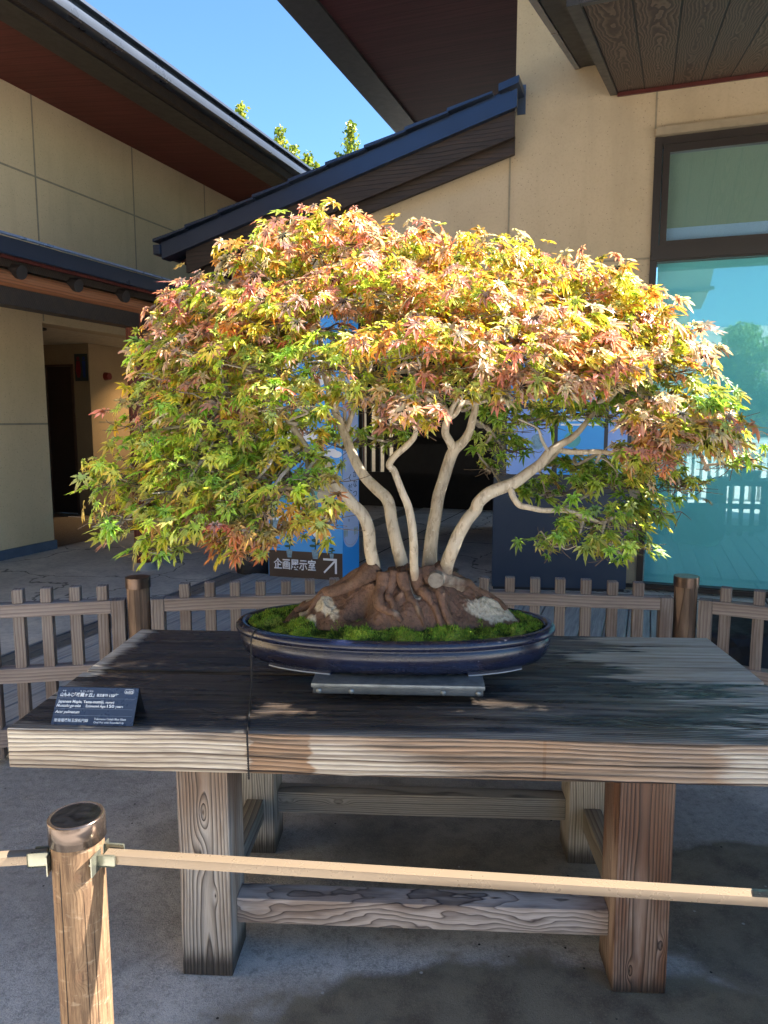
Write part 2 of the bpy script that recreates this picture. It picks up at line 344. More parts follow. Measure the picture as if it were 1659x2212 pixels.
# ------------------------------------------------------------------ left building (building frame a,b)
LW = -5.988; zt = 4.62
def B0(name, label, cat, group=None): return empty(name, (0, 0, 0), -A, label, cat, group)
lb = B0('left_building', 'beige panelled building on the left with dark red eaves and open porch', 'building')
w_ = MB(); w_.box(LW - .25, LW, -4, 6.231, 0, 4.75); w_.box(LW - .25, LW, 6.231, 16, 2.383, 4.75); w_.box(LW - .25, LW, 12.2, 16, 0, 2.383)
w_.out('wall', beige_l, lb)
for b in (1.6, 3.15, 4.7, 6.251, 7.797, 9.34, 10.9): MB().box(LW - .01, LW + .003, b - .009, b + .009, 2.75 if b < 6.1 or b > 6.3 else 2.4, 4.62).out('panel_joint', joint, lb)
MB().box(LW - .01, LW + .0034, -4, 16, 3.825, 3.843).out('panel_joint', joint, lb); MB().box(LW - .01, LW + .0034, -4, 6.226, 1.33, 1.35).out('panel_joint', joint, lb)
MB().box(LW, LW + .03, -4, 6.238, .004, .10).out('skirting', simple('blue_grey_skirting', (.09, .125, .18), .5, .2), lb)
# upper roof: soffit slopes down a little outward
rf = MB(); s_ = .10; aE = -4.56; zE = zt - s_ * (aE - LW)
rf.poly([(LW - .6, -4, zt + .06 + .0), (LW, -4, zt), (aE, -4, zE), (aE, -4, zE + .07), (LW - .6, -4, zt + .25)], (0, 20, 0))
ro = rf.out('roof', soffit_red, lb)
MB().box(aE, aE + .045, -4, 16, zE - .03, zE + .13).out('fascia_board', dark_beam, ro)
MB().poly([(aE - .33, -4, zE + .030 - .0), (aE - .002, -4, zE - .006), (aE - .002, -4, zE - .045), (aE - .33, -4, zE - .008)], (0, 20, 0)).out('edge_board', simple('very_dark_edge_board', (.02, .014, .013), .5), ro)
MB().box(aE + .05, aE + .17, -4, 16, zE + .06, zE + .17, .012).out('gutter', gutter_metal, ro, True)
MB().poly([(aE + .03, -4, zE + .19), (aE + .21, -4, zE + .175), (aE + .21, -4, zE + .20), (LW - .6, -4, zt + .62), (LW - .6, -4, zt + .3)], (0, 20, 0)).out('roof_sheet', gutter_metal, ro)
# lower corridor roof on round posts
ce = -4.128
cr = MB().poly([(LW, 1.0, 2.80), (ce - .12, 1.0, 2.50), (ce - .12, 1.0, 2.60), (LW, 1.0, 2.95)], (0, 11.3, 0)).out('porch_roof', soffit_red, lb)
MB().box(ce - .04, ce, 1, 12.3, 2.50, 2.615, .01).out('fascia', navy_metal, cr)
MB().box(ce - .115, ce - .045, 1, 12.3, 2.545, 2.60, .01).out('gutter', navy_metal, cr)
MB().box(ce - .002, ce + .03, 1, 12.3, 2.618, 2.634, .004).out('edge_flashing', simple('pale_blue_edge_flashing', (.25, .33, .5), .3, .5), cr)
logm = wood('orange_brown_round_log', (.34, .13, .055), (.12, .04, .02), 'Y', .02, (-4.3, 2.3), .02, rough=.5)
MB().cyl((ce - .22, 1, 2.385), (ce - .22, 12.3, 2.385), .062).out('eave_log', logm, lb, True)
MB().box(ce - .285, ce - .18, 1, 12.3, 2.455, 2.52).out('eave_plate', dark_beam, lb)
b = 2.01
while b < 12.2:
    MB().cyl((LW, b, 2.78), (ce - .115, b, 2.425), .050).out('rafter_log', simple('black_brown_rafter_end', (.025, .017, .014), .6) if 'black_brown_rafter_end' not in bpy.data.materials else bpy.data.materials['black_brown_rafter_end'], lb, True); b += .561
colm = wood('red_brown_round_column', (.17, .045, .025), (.06, .018, .012), 'Z', .02, (-4.5, 5.5), .03, rough=.7)
for i, b in enumerate((5.66, 11.2)):
    c_ = MB().cyl((-4.40, b, .05), (-4.40, b, 2.33), .075, .072).out('column', colm, lb, True)
    MB().cyl((-4.40, b, .0), (-4.40, b, .07), .12, .10).out('base_stone', simple('pale_base_stone', (.3, .29, .27), .8) if i == 0 else bpy.data.materials['pale_base_stone'], c_, True)
MB().box(-4.47, -4.33, 1, 12.3, 2.20, 2.325).out('porch_beam', dark_beam, lb)
# porch recess
brown_wall = plaster('brown_beige_recess_wall', (.42, .29, .16), (.34, .24, .13))
rw = MB(); rw.box(-10.2, -8.262, 8.604, 8.75, 0, 2.6); rw.box(-8.262, -7.755, 8.604, 8.75, 2.16, 2.6); rw.box(-7.755, -7.475, 8.604, 8.75, 0, 2.6)
rw.out('recess_wall', brown_wall, lb)
MB().box(-7.62, -7.475, 8.75, 16, 0, 2.6).out('inner_wall', brown_wall, lb)
MB().box(-7.474, -7.471, 8.75, 16, 1.335, 1.352).out('inner_joint', joint, lb)
MB().box(-7.5, LW - .25, 12.2, 12.35, 0, 2.44).out('end_wall', brown_wall, lb)
MB().box(-10.3, -10.2, 5.5, 8.8, 0, 2.6).out('recess_side_wall', brown_wall, lb)
MB().box(-10.3, LW - .25, 6.08, 6.231, 0, 2.6).out('return_wall', brown_wall, lb)
pc = MB().box(-10.2, LW - .25, 6.231, 16, 2.444, 2.6).out('porch_ceiling', simple('cream_porch_ceiling', (.75, .66, .48), .8), lb)
dl = simple('black_downlight_trim', (.02, .02, .02), .5)
MB().cyl((-6.85, 6.95, 2.425), (-6.85, 6.95, 2.4435), .17, .17, 32).out('ceiling_speaker', dl, lb, True)
em = N('warm_lamp_glow', .5); em.set('Base Color', (1, .8, .5)); em.set('Emission Color', (1, .72, .38)); em.set('Emission Strength', 2.2)
d_ = MB().cyl((-6.8, 9.4, 2.43), (-6.8, 9.4, 2.4435), .085, .085, 32).out('downlight', simple('white_downlight_trim', (.6, .55, .45), .5), lb, True)
MB().cyl((-6.8, 9.4, 2.427), (-6.8, 9.4, 2.4302), .062, .062, 32).out('lamp', em.m, d_)
lp = bpy.data.lights.new('porch_downlight', 'SPOT'); lp.energy = 32; lp.color = (1, .72, .4); lp.spot_size = R(120); lp.spot_blend = .8; lp.shadow_soft_size = .06
lpo = bpy.data.objects.new('porch_downlight', lp); COL.objects.link(lpo); lpo.parent = lb; lpo.location = (-6.8, 9.4, 2.41)
dr = MB().box(-8.262 + .02, -7.79, 8.62, 8.66, .02, 2.13).out('door', simple('dark_brown_door', (.062, .036, .026), .45, 0, .2, 3), lb)
fm = MB(); fm.box(-8.262, -8.242, 8.585, 8.66, .01, 2.16); fm.box(-7.79, -7.755, 8.585, 8.66, .01, 2.16); fm.box(-8.242, -7.79, 8.585, 8.66, 2.13, 2.16)
fm.out('door_frame', simple('brown_steel_door_frame', (.16, .095, .065), .4, .3), lb)
sg = empty('restroom_sign', (0, 0, 0), -A, 'small wall sign with red and blue figures beside the porch door', 'sign')
MB().box(-7.72, -7.49, 8.592, 8.601, 1.92, 2.30, .004).out('sign_panel', simple('dark_green_sign_plate', (.05, .06, .045), .6), sg)
for k, cc, cx in (('woman', (.25, .02, .03), -7.655), ('man', (.02, .05, .22), -7.555)):
    p = MB(); p.cyl((cx, 8.590, 2.235), (cx, 8.5925, 2.235), .026); p.poly([(cx - .03, 8.590, 2.20), (cx + .03, 8.590, 2.20), (cx + (.045 if k == 'woman' else .022), 8.590, 2.06), (cx + .018, 8.590, 1.97), (cx - .018, 8.590, 1.97), (cx - (.045 if k == 'woman' else .022), 8.590, 2.06)], (0, .0025, 0))
    p.out('figure', simple(k + '_pictogram_paint', cc, .5), sg)
al = MB().cyl((-7.47, 8.93, 2.0), (-7.40, 8.93, 2.0), .06, .05).out('alarm_bell', simple('red_alarm_bell_paint', (.22, .02, .015), .4), None, True)
al.rotation_euler = (0, 0, -A); tag(al, 'round red alarm bell high on the porch wall', 'alarm')
pwm = simple('ivory_switch_plastic', (.55, .5, .4), .4)
for z, bb, lab in ((1.74, 10.0, 'upper pale box on the lit porch wall'), (1.33, 10.05, 'lower pale switch on the lit porch wall')):
    e = empty('wall_switch', (0, 0, 0), -A, lab, 'switch'); MB().box(-7.470, -7.44, bb - .07, bb + .07, z - .07, z + .07, .008).out('cover', pwm, e, True)
    MB().box(-7.439, -7.43, bb - .03, bb + .03, z - .03, z + .03, .004).out('button', simple('white_switch_button', (.75, .72, .65), .35) if z > 1.5 else bpy.data.materials['white_switch_button'], e)

# ------------------------------------------------------------------ right building
rb_ = B0('right_building', 'tall beige building on the right with large teal window and plank soffit', 'building')
FB = 6.27
wl = MB()
wl.box(-1.118, -.051, FB, FB + .3, 2.3, 5.2)                      # tall pier over the opening
wl.box(-.133, -.051, FB, FB + .3, 0, 2.3)
wl.box(-.051, 7, FB, FB + .3, 3.52, 5.2)
wl.box(5.2, 7, FB, FB + .3, 0, 3.52)
wl.box(-1.118, -.9, FB + .3, 14, 3.0, 5.2)
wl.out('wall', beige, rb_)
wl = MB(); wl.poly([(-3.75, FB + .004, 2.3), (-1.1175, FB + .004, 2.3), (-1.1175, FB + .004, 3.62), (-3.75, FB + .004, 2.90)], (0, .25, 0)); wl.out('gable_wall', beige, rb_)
for q in ((-1.160, -1.145, FB - .002, FB + .01, 2.3, 3.55), (-.059, -.045, FB - .003, FB + .01, 3.57, 4.4), (-1.14, -.055, FB - .003, FB + .01, 2.617, 2.632)): MB().box(*q).out('panel_joint', joint, rb_)
# windows
def window(name, a0, a1, z0, z1, fr, glassm, dep=.07):
    f = MB(); f.box(a0, a0 + fr, FB - .02, FB + dep, z0, z1); f.box(a1 - fr, a1, FB - .02, FB + dep, z0, z1)
    f.box(a0 + fr, a1 - fr, FB - .018, FB + dep, z1 - fr, z1); f.box(a0 + fr, a1 - fr, FB - .018, FB + dep, z0, z0 + fr)
    o = f.out(name, iron, rb_); MB().box(a0 + fr, a1 - fr, FB + .03, FB + .038, z0 + fr, z1 - fr).out('pane', glassm, o); return o
def glass(name, tint, refl=.5, trans=(.5, .85, .85)):
    m = N(name); gl = m.node('ShaderNodeBsdfGlossy', {'Color': tint, 'Roughness': .012}); tr = m.node('ShaderNodeBsdfTransparent', {'Color': trans})
    lw = m.node('ShaderNodeLayerWeight', {'Blend': .35}).outputs['Facing']
    fac = m.math('ADD', m.math('MULTIPLY', m.math('POWER', lw, 2.), .5), refl); mx = m.node('ShaderNodeMixShader', {0: fac, 1: tr.outputs[0], 2: gl.outputs[0]})
    m.t.links.new(mx.outputs[0], m.o.inputs[0]); return m.m
g1 = glass('blue_green_coated_glass', (.6, .82, .88), .14, (.9, 1., 1.)); g2 = glass('upper_clear_glass', (.7, .9, 1.), .20, (.92, .97, 1.))
wu = window('upper_window', -.0505, 5.2, 2.655, 3.50, .055, g2)
sash = MB(); sash.box(.012, .06, FB - .005, FB + .05, 2.71, 3.445); sash.box(.06, 5.1, FB - .003, FB + .05, 2.71, 2.745); sash.box(.06, 5.1, FB - .003, FB + .05, 3.39, 3.445); sash.out('sash', iron, wu)
MB().box(-.045, 5.2, FB - .06, FB + .0, 3.503, 3.56).out('window_head', simple('beige_window_head_trim', (.33, .26, .17), .7), rb_)
MB().box(.06, 5.15, FB + .10, FB + .105, 2.86, 3.45).out('roller_blind', simple('green_roller_blind', (.42, .50, .35), .8, 0, .05), wu)
MB().box(.06, 5.15, FB + .108, FB + .112, 2.72, 2.86).out('sky_reflection_strip', simple('pale_blue_sky_reflection', (.60, .80, 1.0), .8, 0, .05), wu)  # pale blue strip stands in for sky reflected low in the pane
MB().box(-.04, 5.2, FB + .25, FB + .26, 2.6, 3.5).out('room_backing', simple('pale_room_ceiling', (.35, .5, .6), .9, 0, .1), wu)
wlw = window('lower_window', -.0505, 5.2, .02, 2.64, .05, g1)
MB().box(-.045, 5.2, FB - .035, FB - .0185, 2.60, 2.665).out('transom', iron, wlw)
MB().box(.01, 5.15, FB + .10, FB + .105, .05, 2.6).out('roller_blind', simple('teal_roller_blind', (.30, .72, .76), .85, 0, .08, 2), wlw)
MB().box(-.13, 5.2, FB - .03, FB + .02, .031, .06).out('sill', iron, wlw)
# canopy: sloped plank soffit over the windows
cz = lambda b: 3.864 - .268 * (FB - b)
def slab(a0, a1, b0, b1, z0, z1, name, m, parent):           # z0,z1 offsets from the soffit plane
    return MB().poly([(a0, b0, cz(b0) + z0), (a0, b1, cz(b1) + z0), (a0, b1, cz(b1) + z1), (a0, b0, cz(b0) + z1)], (a1 - a0, 0, 0)).out(name, m, parent)
def plank_mat():
    m = N('dark_brown_cathedral_grain_planks', .55, .15); x, y, z = m.xyz(); W_ = .195
    q = m.math('DIVIDE', m.math('ADD', x, .335), W_); fl = m.math('FLOOR', q); fr = m.math('FRACT', q); rn = m.node('ShaderNodeTexWhiteNoise', {'W': fl}, noise_dimensions='1D').outputs[0]
    cx = m.math('MULTIPLY', m.math('SUBTRACT', fr, .5), W_)
    yy = m.math('ADD', y, m.math('MULTIPLY', rn, 7.))
    n1 = m.noise(1., 3, .5, m.vec(m.math('MULTIPLY', cx, 9.), m.math('MULTIPLY', yy, 2.6), m.math('MULTIPLY', rn, 23.)))
    r = m.math('SQRT', m.math('ADD', m.math('MULTIPLY', cx, cx), m.math('POWER', m.math('ADD', .02, m.math('MULTIPLY', m.math('SINE', m.math('MULTIPLY', yy, 1.7)), .035)), 2.)))
    r = m.math('ADD', r, m.math('MULTIPLY', n1, .075)); f2 = m.math('FRACT', m.math('DIVIDE', r, .0135))
    pr = m.ramp(f2, [(0, 0.), (.4, .2), (.8, .9), (.9, 1.), (1., 0.)])
    c = m.mix(pr, (.05, .030, .022), (.19, .125, .09)); c = m.mix(m.math('MULTIPLY', rn, .3), c, (.05, .025, .018))
    g = m.math('MAXIMUM', m.step(fr, .035, .015), m.step(fr, .965, .985)); c = m.mix(g, c, (.004, .004, .004))
    m.set('Base Color', c); m.bump(m.math('SUBTRACT', m.math('MULTIPLY', pr, .3), g), .5, .004); return m.m
cp = slab(-.335, 6.8, 3.36, FB - .003, 0, .05, 'canopy', plank_mat(), rb_)
slab(-.39, -.337, 3.30, FB - .002, -.012, .22, 'barge_board', simple('black_brown_barge_board', (.022, .018, .016), .5), cp)
slab(-.335, 6.8, FB - .05, FB - .004, -.03, -.002, 'red_trim', simple('dark_red_trim', (.10, .02, .015), .5), cp)
slab(-.62, 6.8, 3.05, FB - .0025, .225, .26, 'eave_soffit', simple('black_verge_soffit', (.02, .017, .018), .6), cp)
slab(-.66, -.622, 3.0, FB - .002, .215, .33, 'verge_flashing', gutter_metal, cp)
slab(-.62, 6.8, 3.0, FB - .0025, .262, .36, 'roof_sheet', gutter_metal, cp)
slab(-.335, 6.8, 3.30, 3.358, -.01, .22, 'fascia', simple('black_brown_fascia', (.03, .024, .022), .5), cp)
# high roof above the pier
hr = MB().box(-3.02, 8, 3.9, 15, 5.2, 5.26).out('high_roof', soffit_dk, rb_)
MB().box(-3.335, -3.021, 3.9, 15, 5.17, 5.30).out('eave_beam', simple('charcoal_eave_beam', (.035, .034, .034), .5), hr)
MB().box(-3.40, -3.337, 3.9, 15, 5.215, 5.36, .01).out('gutter', navy_metal, hr, True)
MB().box(-3.36, 8, 3.9, 15, 5.362, 5.40).out('roof_sheet', gutter_metal, hr)
# porch roof over the entrance: pitched, gable side towards us
sl2 = .2766; kk = 1.075
rz = lambda a: 3.014 + sl2 * (a + 4.388)
def rake(a0, a1, b0, b1, z0, z1, name, m, parent):
    return MB().poly([(a0, b0, rz(a0) + z0), (a1, b0, rz(a1) + z0), (a1, b0, rz(a1) + z1), (a0, b0, rz(a0) + z1)], (0, b1 - b0, 0)).out(name, m, parent)
pr_ = rake(-4.36, -1.125, 6.045, 12, -.03, -.002, 'entrance_roof', navy_metal, rb_)
rake(-4.33, -1.06, 6.01, 6.045, -.167, -.037, 'verge_fascia', navy_metal, pr_)
rake(-4.33, -1.125, 6.0455, 6.14, -.167, -.15, 'verge_soffit', navy_metal, pr_)
rake(-4.10, -1.085, 6.06, 6.10, -.36, -.168, 'upper_barge_board', dark_beam, pr_)
rake(-3.96, -1.095, 6.13, 6.17, -.46, -.32, 'lower_barge_board', dark_beam, pr_)
rake(-3.98, -1.125, 6.175, FB + .003, -.42, -.39, 'gable_soffit', dark_beam, pr_)
rake(-4.3, -1.125, 6.28, 12, -.17, -.14, 'main_soffit', soffit_dk, pr_)
tl = MB(); a = -4.41
while a < -1.4:                                              # stepped sheet courses
    a2 = min(a + .36, -1.122 if a > -1.5 else 9)
    tl.poly([(a, 5.99, rz(a) + .012), (a2, 5.99, rz(a2) + .0), (a2, 5.99, rz(a2) + .016), (a, 5.99, rz(a) + .038)], (0, 6.0, 0)); a += .35
tl.out('roof_courses', navy_metal, pr_)
MB().poly([(-1.20, 5.985, rz(-1.20) - .01), (-1.045, 5.985, rz(-1.045) - .01), (-1.045, 5.985, rz(-1.045) + .045), (-1.20, 5.985, rz(-1.20) + .045)], (0, .278, 0)).out('verge_end_cap', navy_metal, pr_)
MB().box(-4.41, -4.335, 5.99, 12, rz(-4.388) - .11, rz(-4.388) - .02, .008).out('eave_gutter', navy_metal, pr_)
MB().box(-1.10, -1.035, FB - .012, FB - .002, 3.80, 4.02).out('roof_end_flashing', gutter_metal, pr_)
# entrance passage: dark
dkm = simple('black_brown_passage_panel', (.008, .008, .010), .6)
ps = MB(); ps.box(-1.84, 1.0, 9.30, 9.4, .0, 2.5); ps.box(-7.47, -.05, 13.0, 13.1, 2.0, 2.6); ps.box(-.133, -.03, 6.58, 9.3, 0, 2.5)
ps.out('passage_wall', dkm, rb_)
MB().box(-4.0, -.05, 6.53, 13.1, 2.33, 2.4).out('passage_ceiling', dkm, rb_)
MB().box(-3.75, -.133, FB + .01, FB + .28, 2.20, 2.298).out('lintel', dark_beam, rb_)
MB().cyl((-3.62, 6.1, .02), (-3.62, 6.1, 2.45), .075).out('entrance_column', colm, rb_, True)
lt = empty('lattice_screen', (0, 0, 0), -A, 'dark vertical lattice at the far end of the passage with daylight between slats', 'screen')
lm = MB(); a = -6.2
while a < -1.9: lm.box(a, a + .075, 11.1, 11.15, .0, 2.3); a += .15
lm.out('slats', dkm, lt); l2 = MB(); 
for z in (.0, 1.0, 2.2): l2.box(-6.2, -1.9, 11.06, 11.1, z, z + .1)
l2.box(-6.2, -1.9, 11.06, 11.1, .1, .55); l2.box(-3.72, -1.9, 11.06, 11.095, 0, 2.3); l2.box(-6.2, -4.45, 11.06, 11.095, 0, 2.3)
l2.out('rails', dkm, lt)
bw = MB().box(-9, 3, 15.5, 15.7, 0, 3).out('courtyard_wall', simple('white_courtyard_wall', (.75, .74, .7), .8)); bw.rotation_euler = (0, 0, -A); tag(bw, 'bright courtyard wall seen through the far lattice', 'wall')

# ------------------------------------------------------------------ text helper
def text_mesh(body, size, bold=0., shear=0., align='LEFT', sp=1.):
    cu = bpy.data.curves.new('txt', 'FONT'); cu.body = body; cu.size = size; cu.offset = bold; cu.shear = shear; cu.align_x = align; cu.space_character = sp; cu.resolution_u = 3
    ob = bpy.data.objects.new('txt', cu); COL.objects.link(ob); bpy.context.view_layer.update()
    me = bpy.data.meshes.new_from_object(ob.evaluated_get(bpy.context.evaluated_depsgraph_get()))
    bpy.data.objects.remove(ob); bpy.data.curves.remove(cu); return me
def texts(name, items, m, parent, M, th=.0008):
    """items: (body, x, y, size, kw). Laid in local x,y of M, joined to one mesh"""
    b = bmesh.new()
    for body, x, y, size, kw in items:
        width = kw.pop('w', None); me = text_mesh(body, size, **kw); n0 = len(b.verts); b.from_mesh(me); b.verts.ensure_lookup_table(); vs = b.verts[n0:]
        if not vs: continue
        fx = 1.
        if width: xs = [v.co.x for v in vs]; fx = width / (max(xs) - min(xs)); x -= min(xs) * fx
        for v in vs: v.co = Vector((v.co.x * fx + x, v.co.y + y, 0))
        bpy.data.meshes.remove(me)
    r = bmesh.ops.extrude_face_region(b, geom=b.faces[:]); 
    for v in [g_ for g_ in r['geom'] if isinstance(g_, bmesh.types.BMVert)]: v.co.z += th
    for v in b.verts: v.co = M @ v.co
    me = bpy.data.meshes.new(name); b.to_mesh(me); b.free(); return link(name, me, m, parent)
def face_matrix(p0, px, pz):     # origin, direction of x, direction of y (up); z = out of the face
    x = Vector(px).normalized(); y = Vector(pz).normalized(); z = x.cross(y)
    M = Matrix((x, y, z)).transposed().to_4x4(); M.translation = Vector(p0); return M

# ------------------------------------------------------------------ sign tower
P0, P1, P2 = Vector((-1.008, 6.363, 0)), Vector((-.348, 6.163, 0)), Vector((-.218, 6.401, 0)); Hs = 2.25
sgn = empty('sign_tower', (P0.x, P0.y, .0), 0, 'tall sky blue sign box with brown base and white arrow behind the fence', 'sign'); O = P0.copy()
P0, P1, P2 = P0 - O, P1 - O, P2 - O; P3 = P2 + (P0 - P1)
blue = simple('sky_blue_print', (.05, .36, .86), .45, 0, .04, 3); white_p = simple('white_print', (.78, .80, .86), .5, 0, .03); brown_p = simple('dark_brown_print', (.045, .028, .024), .5, 0, .05)
up = Vector((0, 0, 1))
MB().poly([P0 + up * .03, P1 + up * .03, P2 + up * .03, P3 + up * .03], up * (Hs - .03)).out('box_body', blue, sgn)
W0 = (P1 - P0).length; M1 = face_matrix(P0, P1 - P0, up); W1 = (P2 - P1).length; M2 = face_matrix(P1, P2 - P1, up)
def flat(name, m, parent, M, polys, z0=.0005, z1=.002):
    b = MB()
    for p in polys: b.poly([M @ Vector((x, y, z0)) for x, y in p], (M.to_3x3() @ Vector((0, 0, z1 - z0))))
    return b.out(name, m, parent)
def ell(cx, cy, rx, ry, n=20, a0=0, a1=6.2832): return [(cx + rx * math.cos(a0 + (a1 - a0) * i / n), cy + ry * math.sin(a0 + (a1 - a0) * i / n)) for i in range(n)]
flat('brown_panel', brown_p, sgn, M1, [[(0.005, .03), (W0 - .003, .03), (W0 - .003, .262), (.005, .262)]])
texts('lettering', [('企画展示室', .05, .108, .10, dict(bold=.0022, w=.395))], white_p, sgn, M1 @ Matrix.Translation((0, 0, .002)), .0015)
ax, ay = W0 - .175, .085
flat('arrow', white_p, sgn, M1, [[(ax, ay + .012), (ax + .010, ay), (ax + .112, ay + .105), (ax + .100, ay + .117)], [(ax - .002, ay + .112), (ax + .122, ay + .112), (ax + .122, ay + .130), (ax - .002, ay + .130)], [(ax + .104, ay + .0), (ax + .122, ay + .0), (ax + .122, ay + .1118), (ax + .104, ay + .1118)]], .0022, .004)
cl = []
for cx, cy, s in ((.12, .55, .07), (.5, .42, .06), (.3, 1.25, .11), (.55, 1.7, .1), (.14, 1.85, .12), (.6, 1.1, .07)):
    for k in range(3): cl.append(ell(min(max(cx + (k - 1) * s * .8, s * .75), W0 - s * .75), cy + (s * .25 if k == 1 else 0), s * .7, s * .42))
for i, c_ in enumerate(cl): flat('cloud', white_p, sgn, M1, [c_], .0006 + .0002 * (i % 3), .0011 + .0002 * (i % 3))
art1 = simple('cream_print', (.62, .55, .38), .5, 0, .2, 30); art2 = simple('teal_print', (.10, .42, .45), .5, 0, .2, 30); art3 = simple('red_print', (.55, .10, .08), .5, 0, .2, 30); pine = simple('pine_green_print', (.02, .10, .07), .5, 0, .3, 40); china = simple('blue_white_pot_print', (.22, .40, .55), .4, 0, .4, 60)
for q_ in ([(.02, .70), (.60, .70), (.52, .78), (.34, .98), (.20, .80)], [(.1, 1.4), (.6, 1.4), (.4, 1.62)]): flat('mountain_art', art2, sgn, M1, [q_], .0014, .0018)
for q_ in ([(.40, .50), (.56, .52), (.63, .62), (.60, .80), (.50, .86), (.46, .75), (.52, .64), (.42, .58)], ell(.5, 1.02, .10, .07), ell(.22, 1.08, .08, .05)): flat('tree_art', art1, sgn, M1, [q_], .0019, .0022)
flat('blossom_art', art3, sgn, M1, [ell(.53, .68, .03, .02), ell(.50, .94, .035, .02), ell(.20, .76, .02, .03), ell(.31, 1.16, .03, .02), ell(.55, .58, .025, .015)], .0023, .0025)
for px_, sz in ((.20, .85), (.44, 1.), (.59, .55), (.35, 1.05), (.07, 1.1)):
    y0 = .225 if px_ in (.20, .44, .59) else (1.35 if px_ == .35 else .46)
    flat('printed_bonsai_pot', china, sgn, M1, [[(px_ - .035 * sz, y0 + .06 * sz), (px_ + .035 * sz, y0 + .06 * sz), (px_ + .022 * sz, y0 - .02), (px_ - .022 * sz, y0 - .02)]], .0026, .0030)
    flat('printed_bonsai', pine, sgn, M1, [[(px_ - .005, y0 + .06 * sz), (px_ + .006, y0 + .06 * sz), (px_ + .012, y0 + .12 * sz), (px_ + .002, y0 + .13 * sz)], ell(px_ - .022 * sz, y0 + .092 * sz, .03 * sz, .012 * sz), ell(px_ + .026 * sz, y0 + .112 * sz, .03 * sz, .013 * sz), ell(px_, y0 + .14 * sz, .032 * sz, .016 * sz)], .0031, .0033)
# side face: white scroll with text
sw = W1 / 2
flat('white_scroll', simple('lilac_white_print', (.55, .60, .82), .5, 0, .03), sgn, M2, [[(.012, .40)] + [(sw - (sw - .012) * math.cos(a_), .40 - .10 * math.sin(a_)) for a_ in np.linspace(.15, 2.99, 14)] + [(W1 - .012, .40), (W1 - .012, 2.1), (.012, 2.1)]])
flat('dotted_border', art3, sgn, M2, [ell(sw - (sw - .026) * math.cos(a_), .405 - .085 * math.sin(a_), .0028, .0028, 8) for a_ in np.linspace(.1, 3.04, 22)], .0022, .0026)
ink = simple('dark_blue_ink', (.03, .04, .09), .5)
it = []
for i, ch in enumerate('かなつ'): it.append((ch, .165, .90 - i * .085, .075, {}))
for i, ch in enumerate('ください。'): it.append((ch, .085, .87 - i * .085, .075, {}))
texts('vertical_lettering', it, ink, sgn, M2 @ Matrix.Translation((0, 0, .0022)), .001)
flat('grass_print', simple('olive_print', (.35, .38, .2), .5), sgn, M2, [[(.02 + .022 * k + (.1 if k > 2 else 0), .40), (.026 + .022 * k + (.1 if k > 2 else 0), .40), (.03 + .022 * k + (.1 if k > 2 else 0), .47), (.016 + .022 * k + (.1 if k > 2 else 0), .45)] for k in range(6)], .0022, .0026)

# ------------------------------------------------------------------ poster stand
Q0, Q1 = Vector((-1.165, 5.909, 0)), Vector((-.126, 6.159, 0)); Q0 = E1 * Q0.x + E2 * Q0.y; Q1 = E1 * Q1.x + E2 * Q1.y
pd = empty('poster_stand', Q0, 0, 'dark navy display counter with blue posters above it behind the fence', 'poster stand'); d = Q1 - Q0; n_ = Vector((-d.y, d.x, 0)).normalized(); WQ = d.length
nav = simple('navy_panel_paint', (.018, .032, .062), .45, 0, .1, 2)
MB().poly([up * .03, d + up * .03, d + n_ * .1 + up * .03, n_ * .1 + up * .03], up * .775).out('navy_panel', nav, pd)
MB().poly([up * .006 + n_ * .01 + d * .01, d * .99 + n_ * .01 + up * .006, d * .99 + n_ * .09 + up * .006, n_ * .09 + d * .01 + up * .006], up * .024).out('plinth', dkm, pd)
MB().poly([n_ * .03 + up * .806, d + n_ * .03 + up * .806, d + n_ * .06 + up * .806, n_ * .06 + up * .806], up * 1.36).out('backboard', simple('charcoal_board', (.05, .05, .055), .6), pd)
M3 = face_matrix(n_ * .03, d, up); lil = simple('pale_blue_poster_paper', (.26, .42, .85), .5, 0, .15, 8)
for i, (x0, x1, y0, y1, mm) in enumerate(((.10, .46, .95, 1.47, lil), (.50, .86, .95, 1.47, blue), (.10, .46, 1.52, 2.05, blue), (.50, .86, 1.52, 2.05, lil), (.89, 1.04, .95, 1.5, lil))):
    q = flat('poster', mm, pd, M3, [[(x0, y0), (x1, y0), (x1, y1), (x0, y1)]])
    rq = random.Random(i); pl = [ell(x0 + (x1 - x0) * rq.uniform(.25, .75), y0 + (y1 - y0) * rq.uniform(.2, .6), (x1 - x0) * rq.uniform(.12, .2), .05 + .05 * rq.random(), 14)]
    flat('poster_picture', (china, art2)[i % 2], q, M3, pl, .0022, .003)
    flat('poster_band', (brown_p, white_p)[i % 2], q, M3, [[(x0 + .02, y1 - .06 - .035 * k), (x1 - .02 - .05 * (k % 2), y1 - .06 - .035 * k), (x1 - .02 - .05 * (k % 2), y1 - .045 - .035 * k), (x0 + .02, y1 - .045 - .035 * k)] for k in range(3)], .0022, .003)

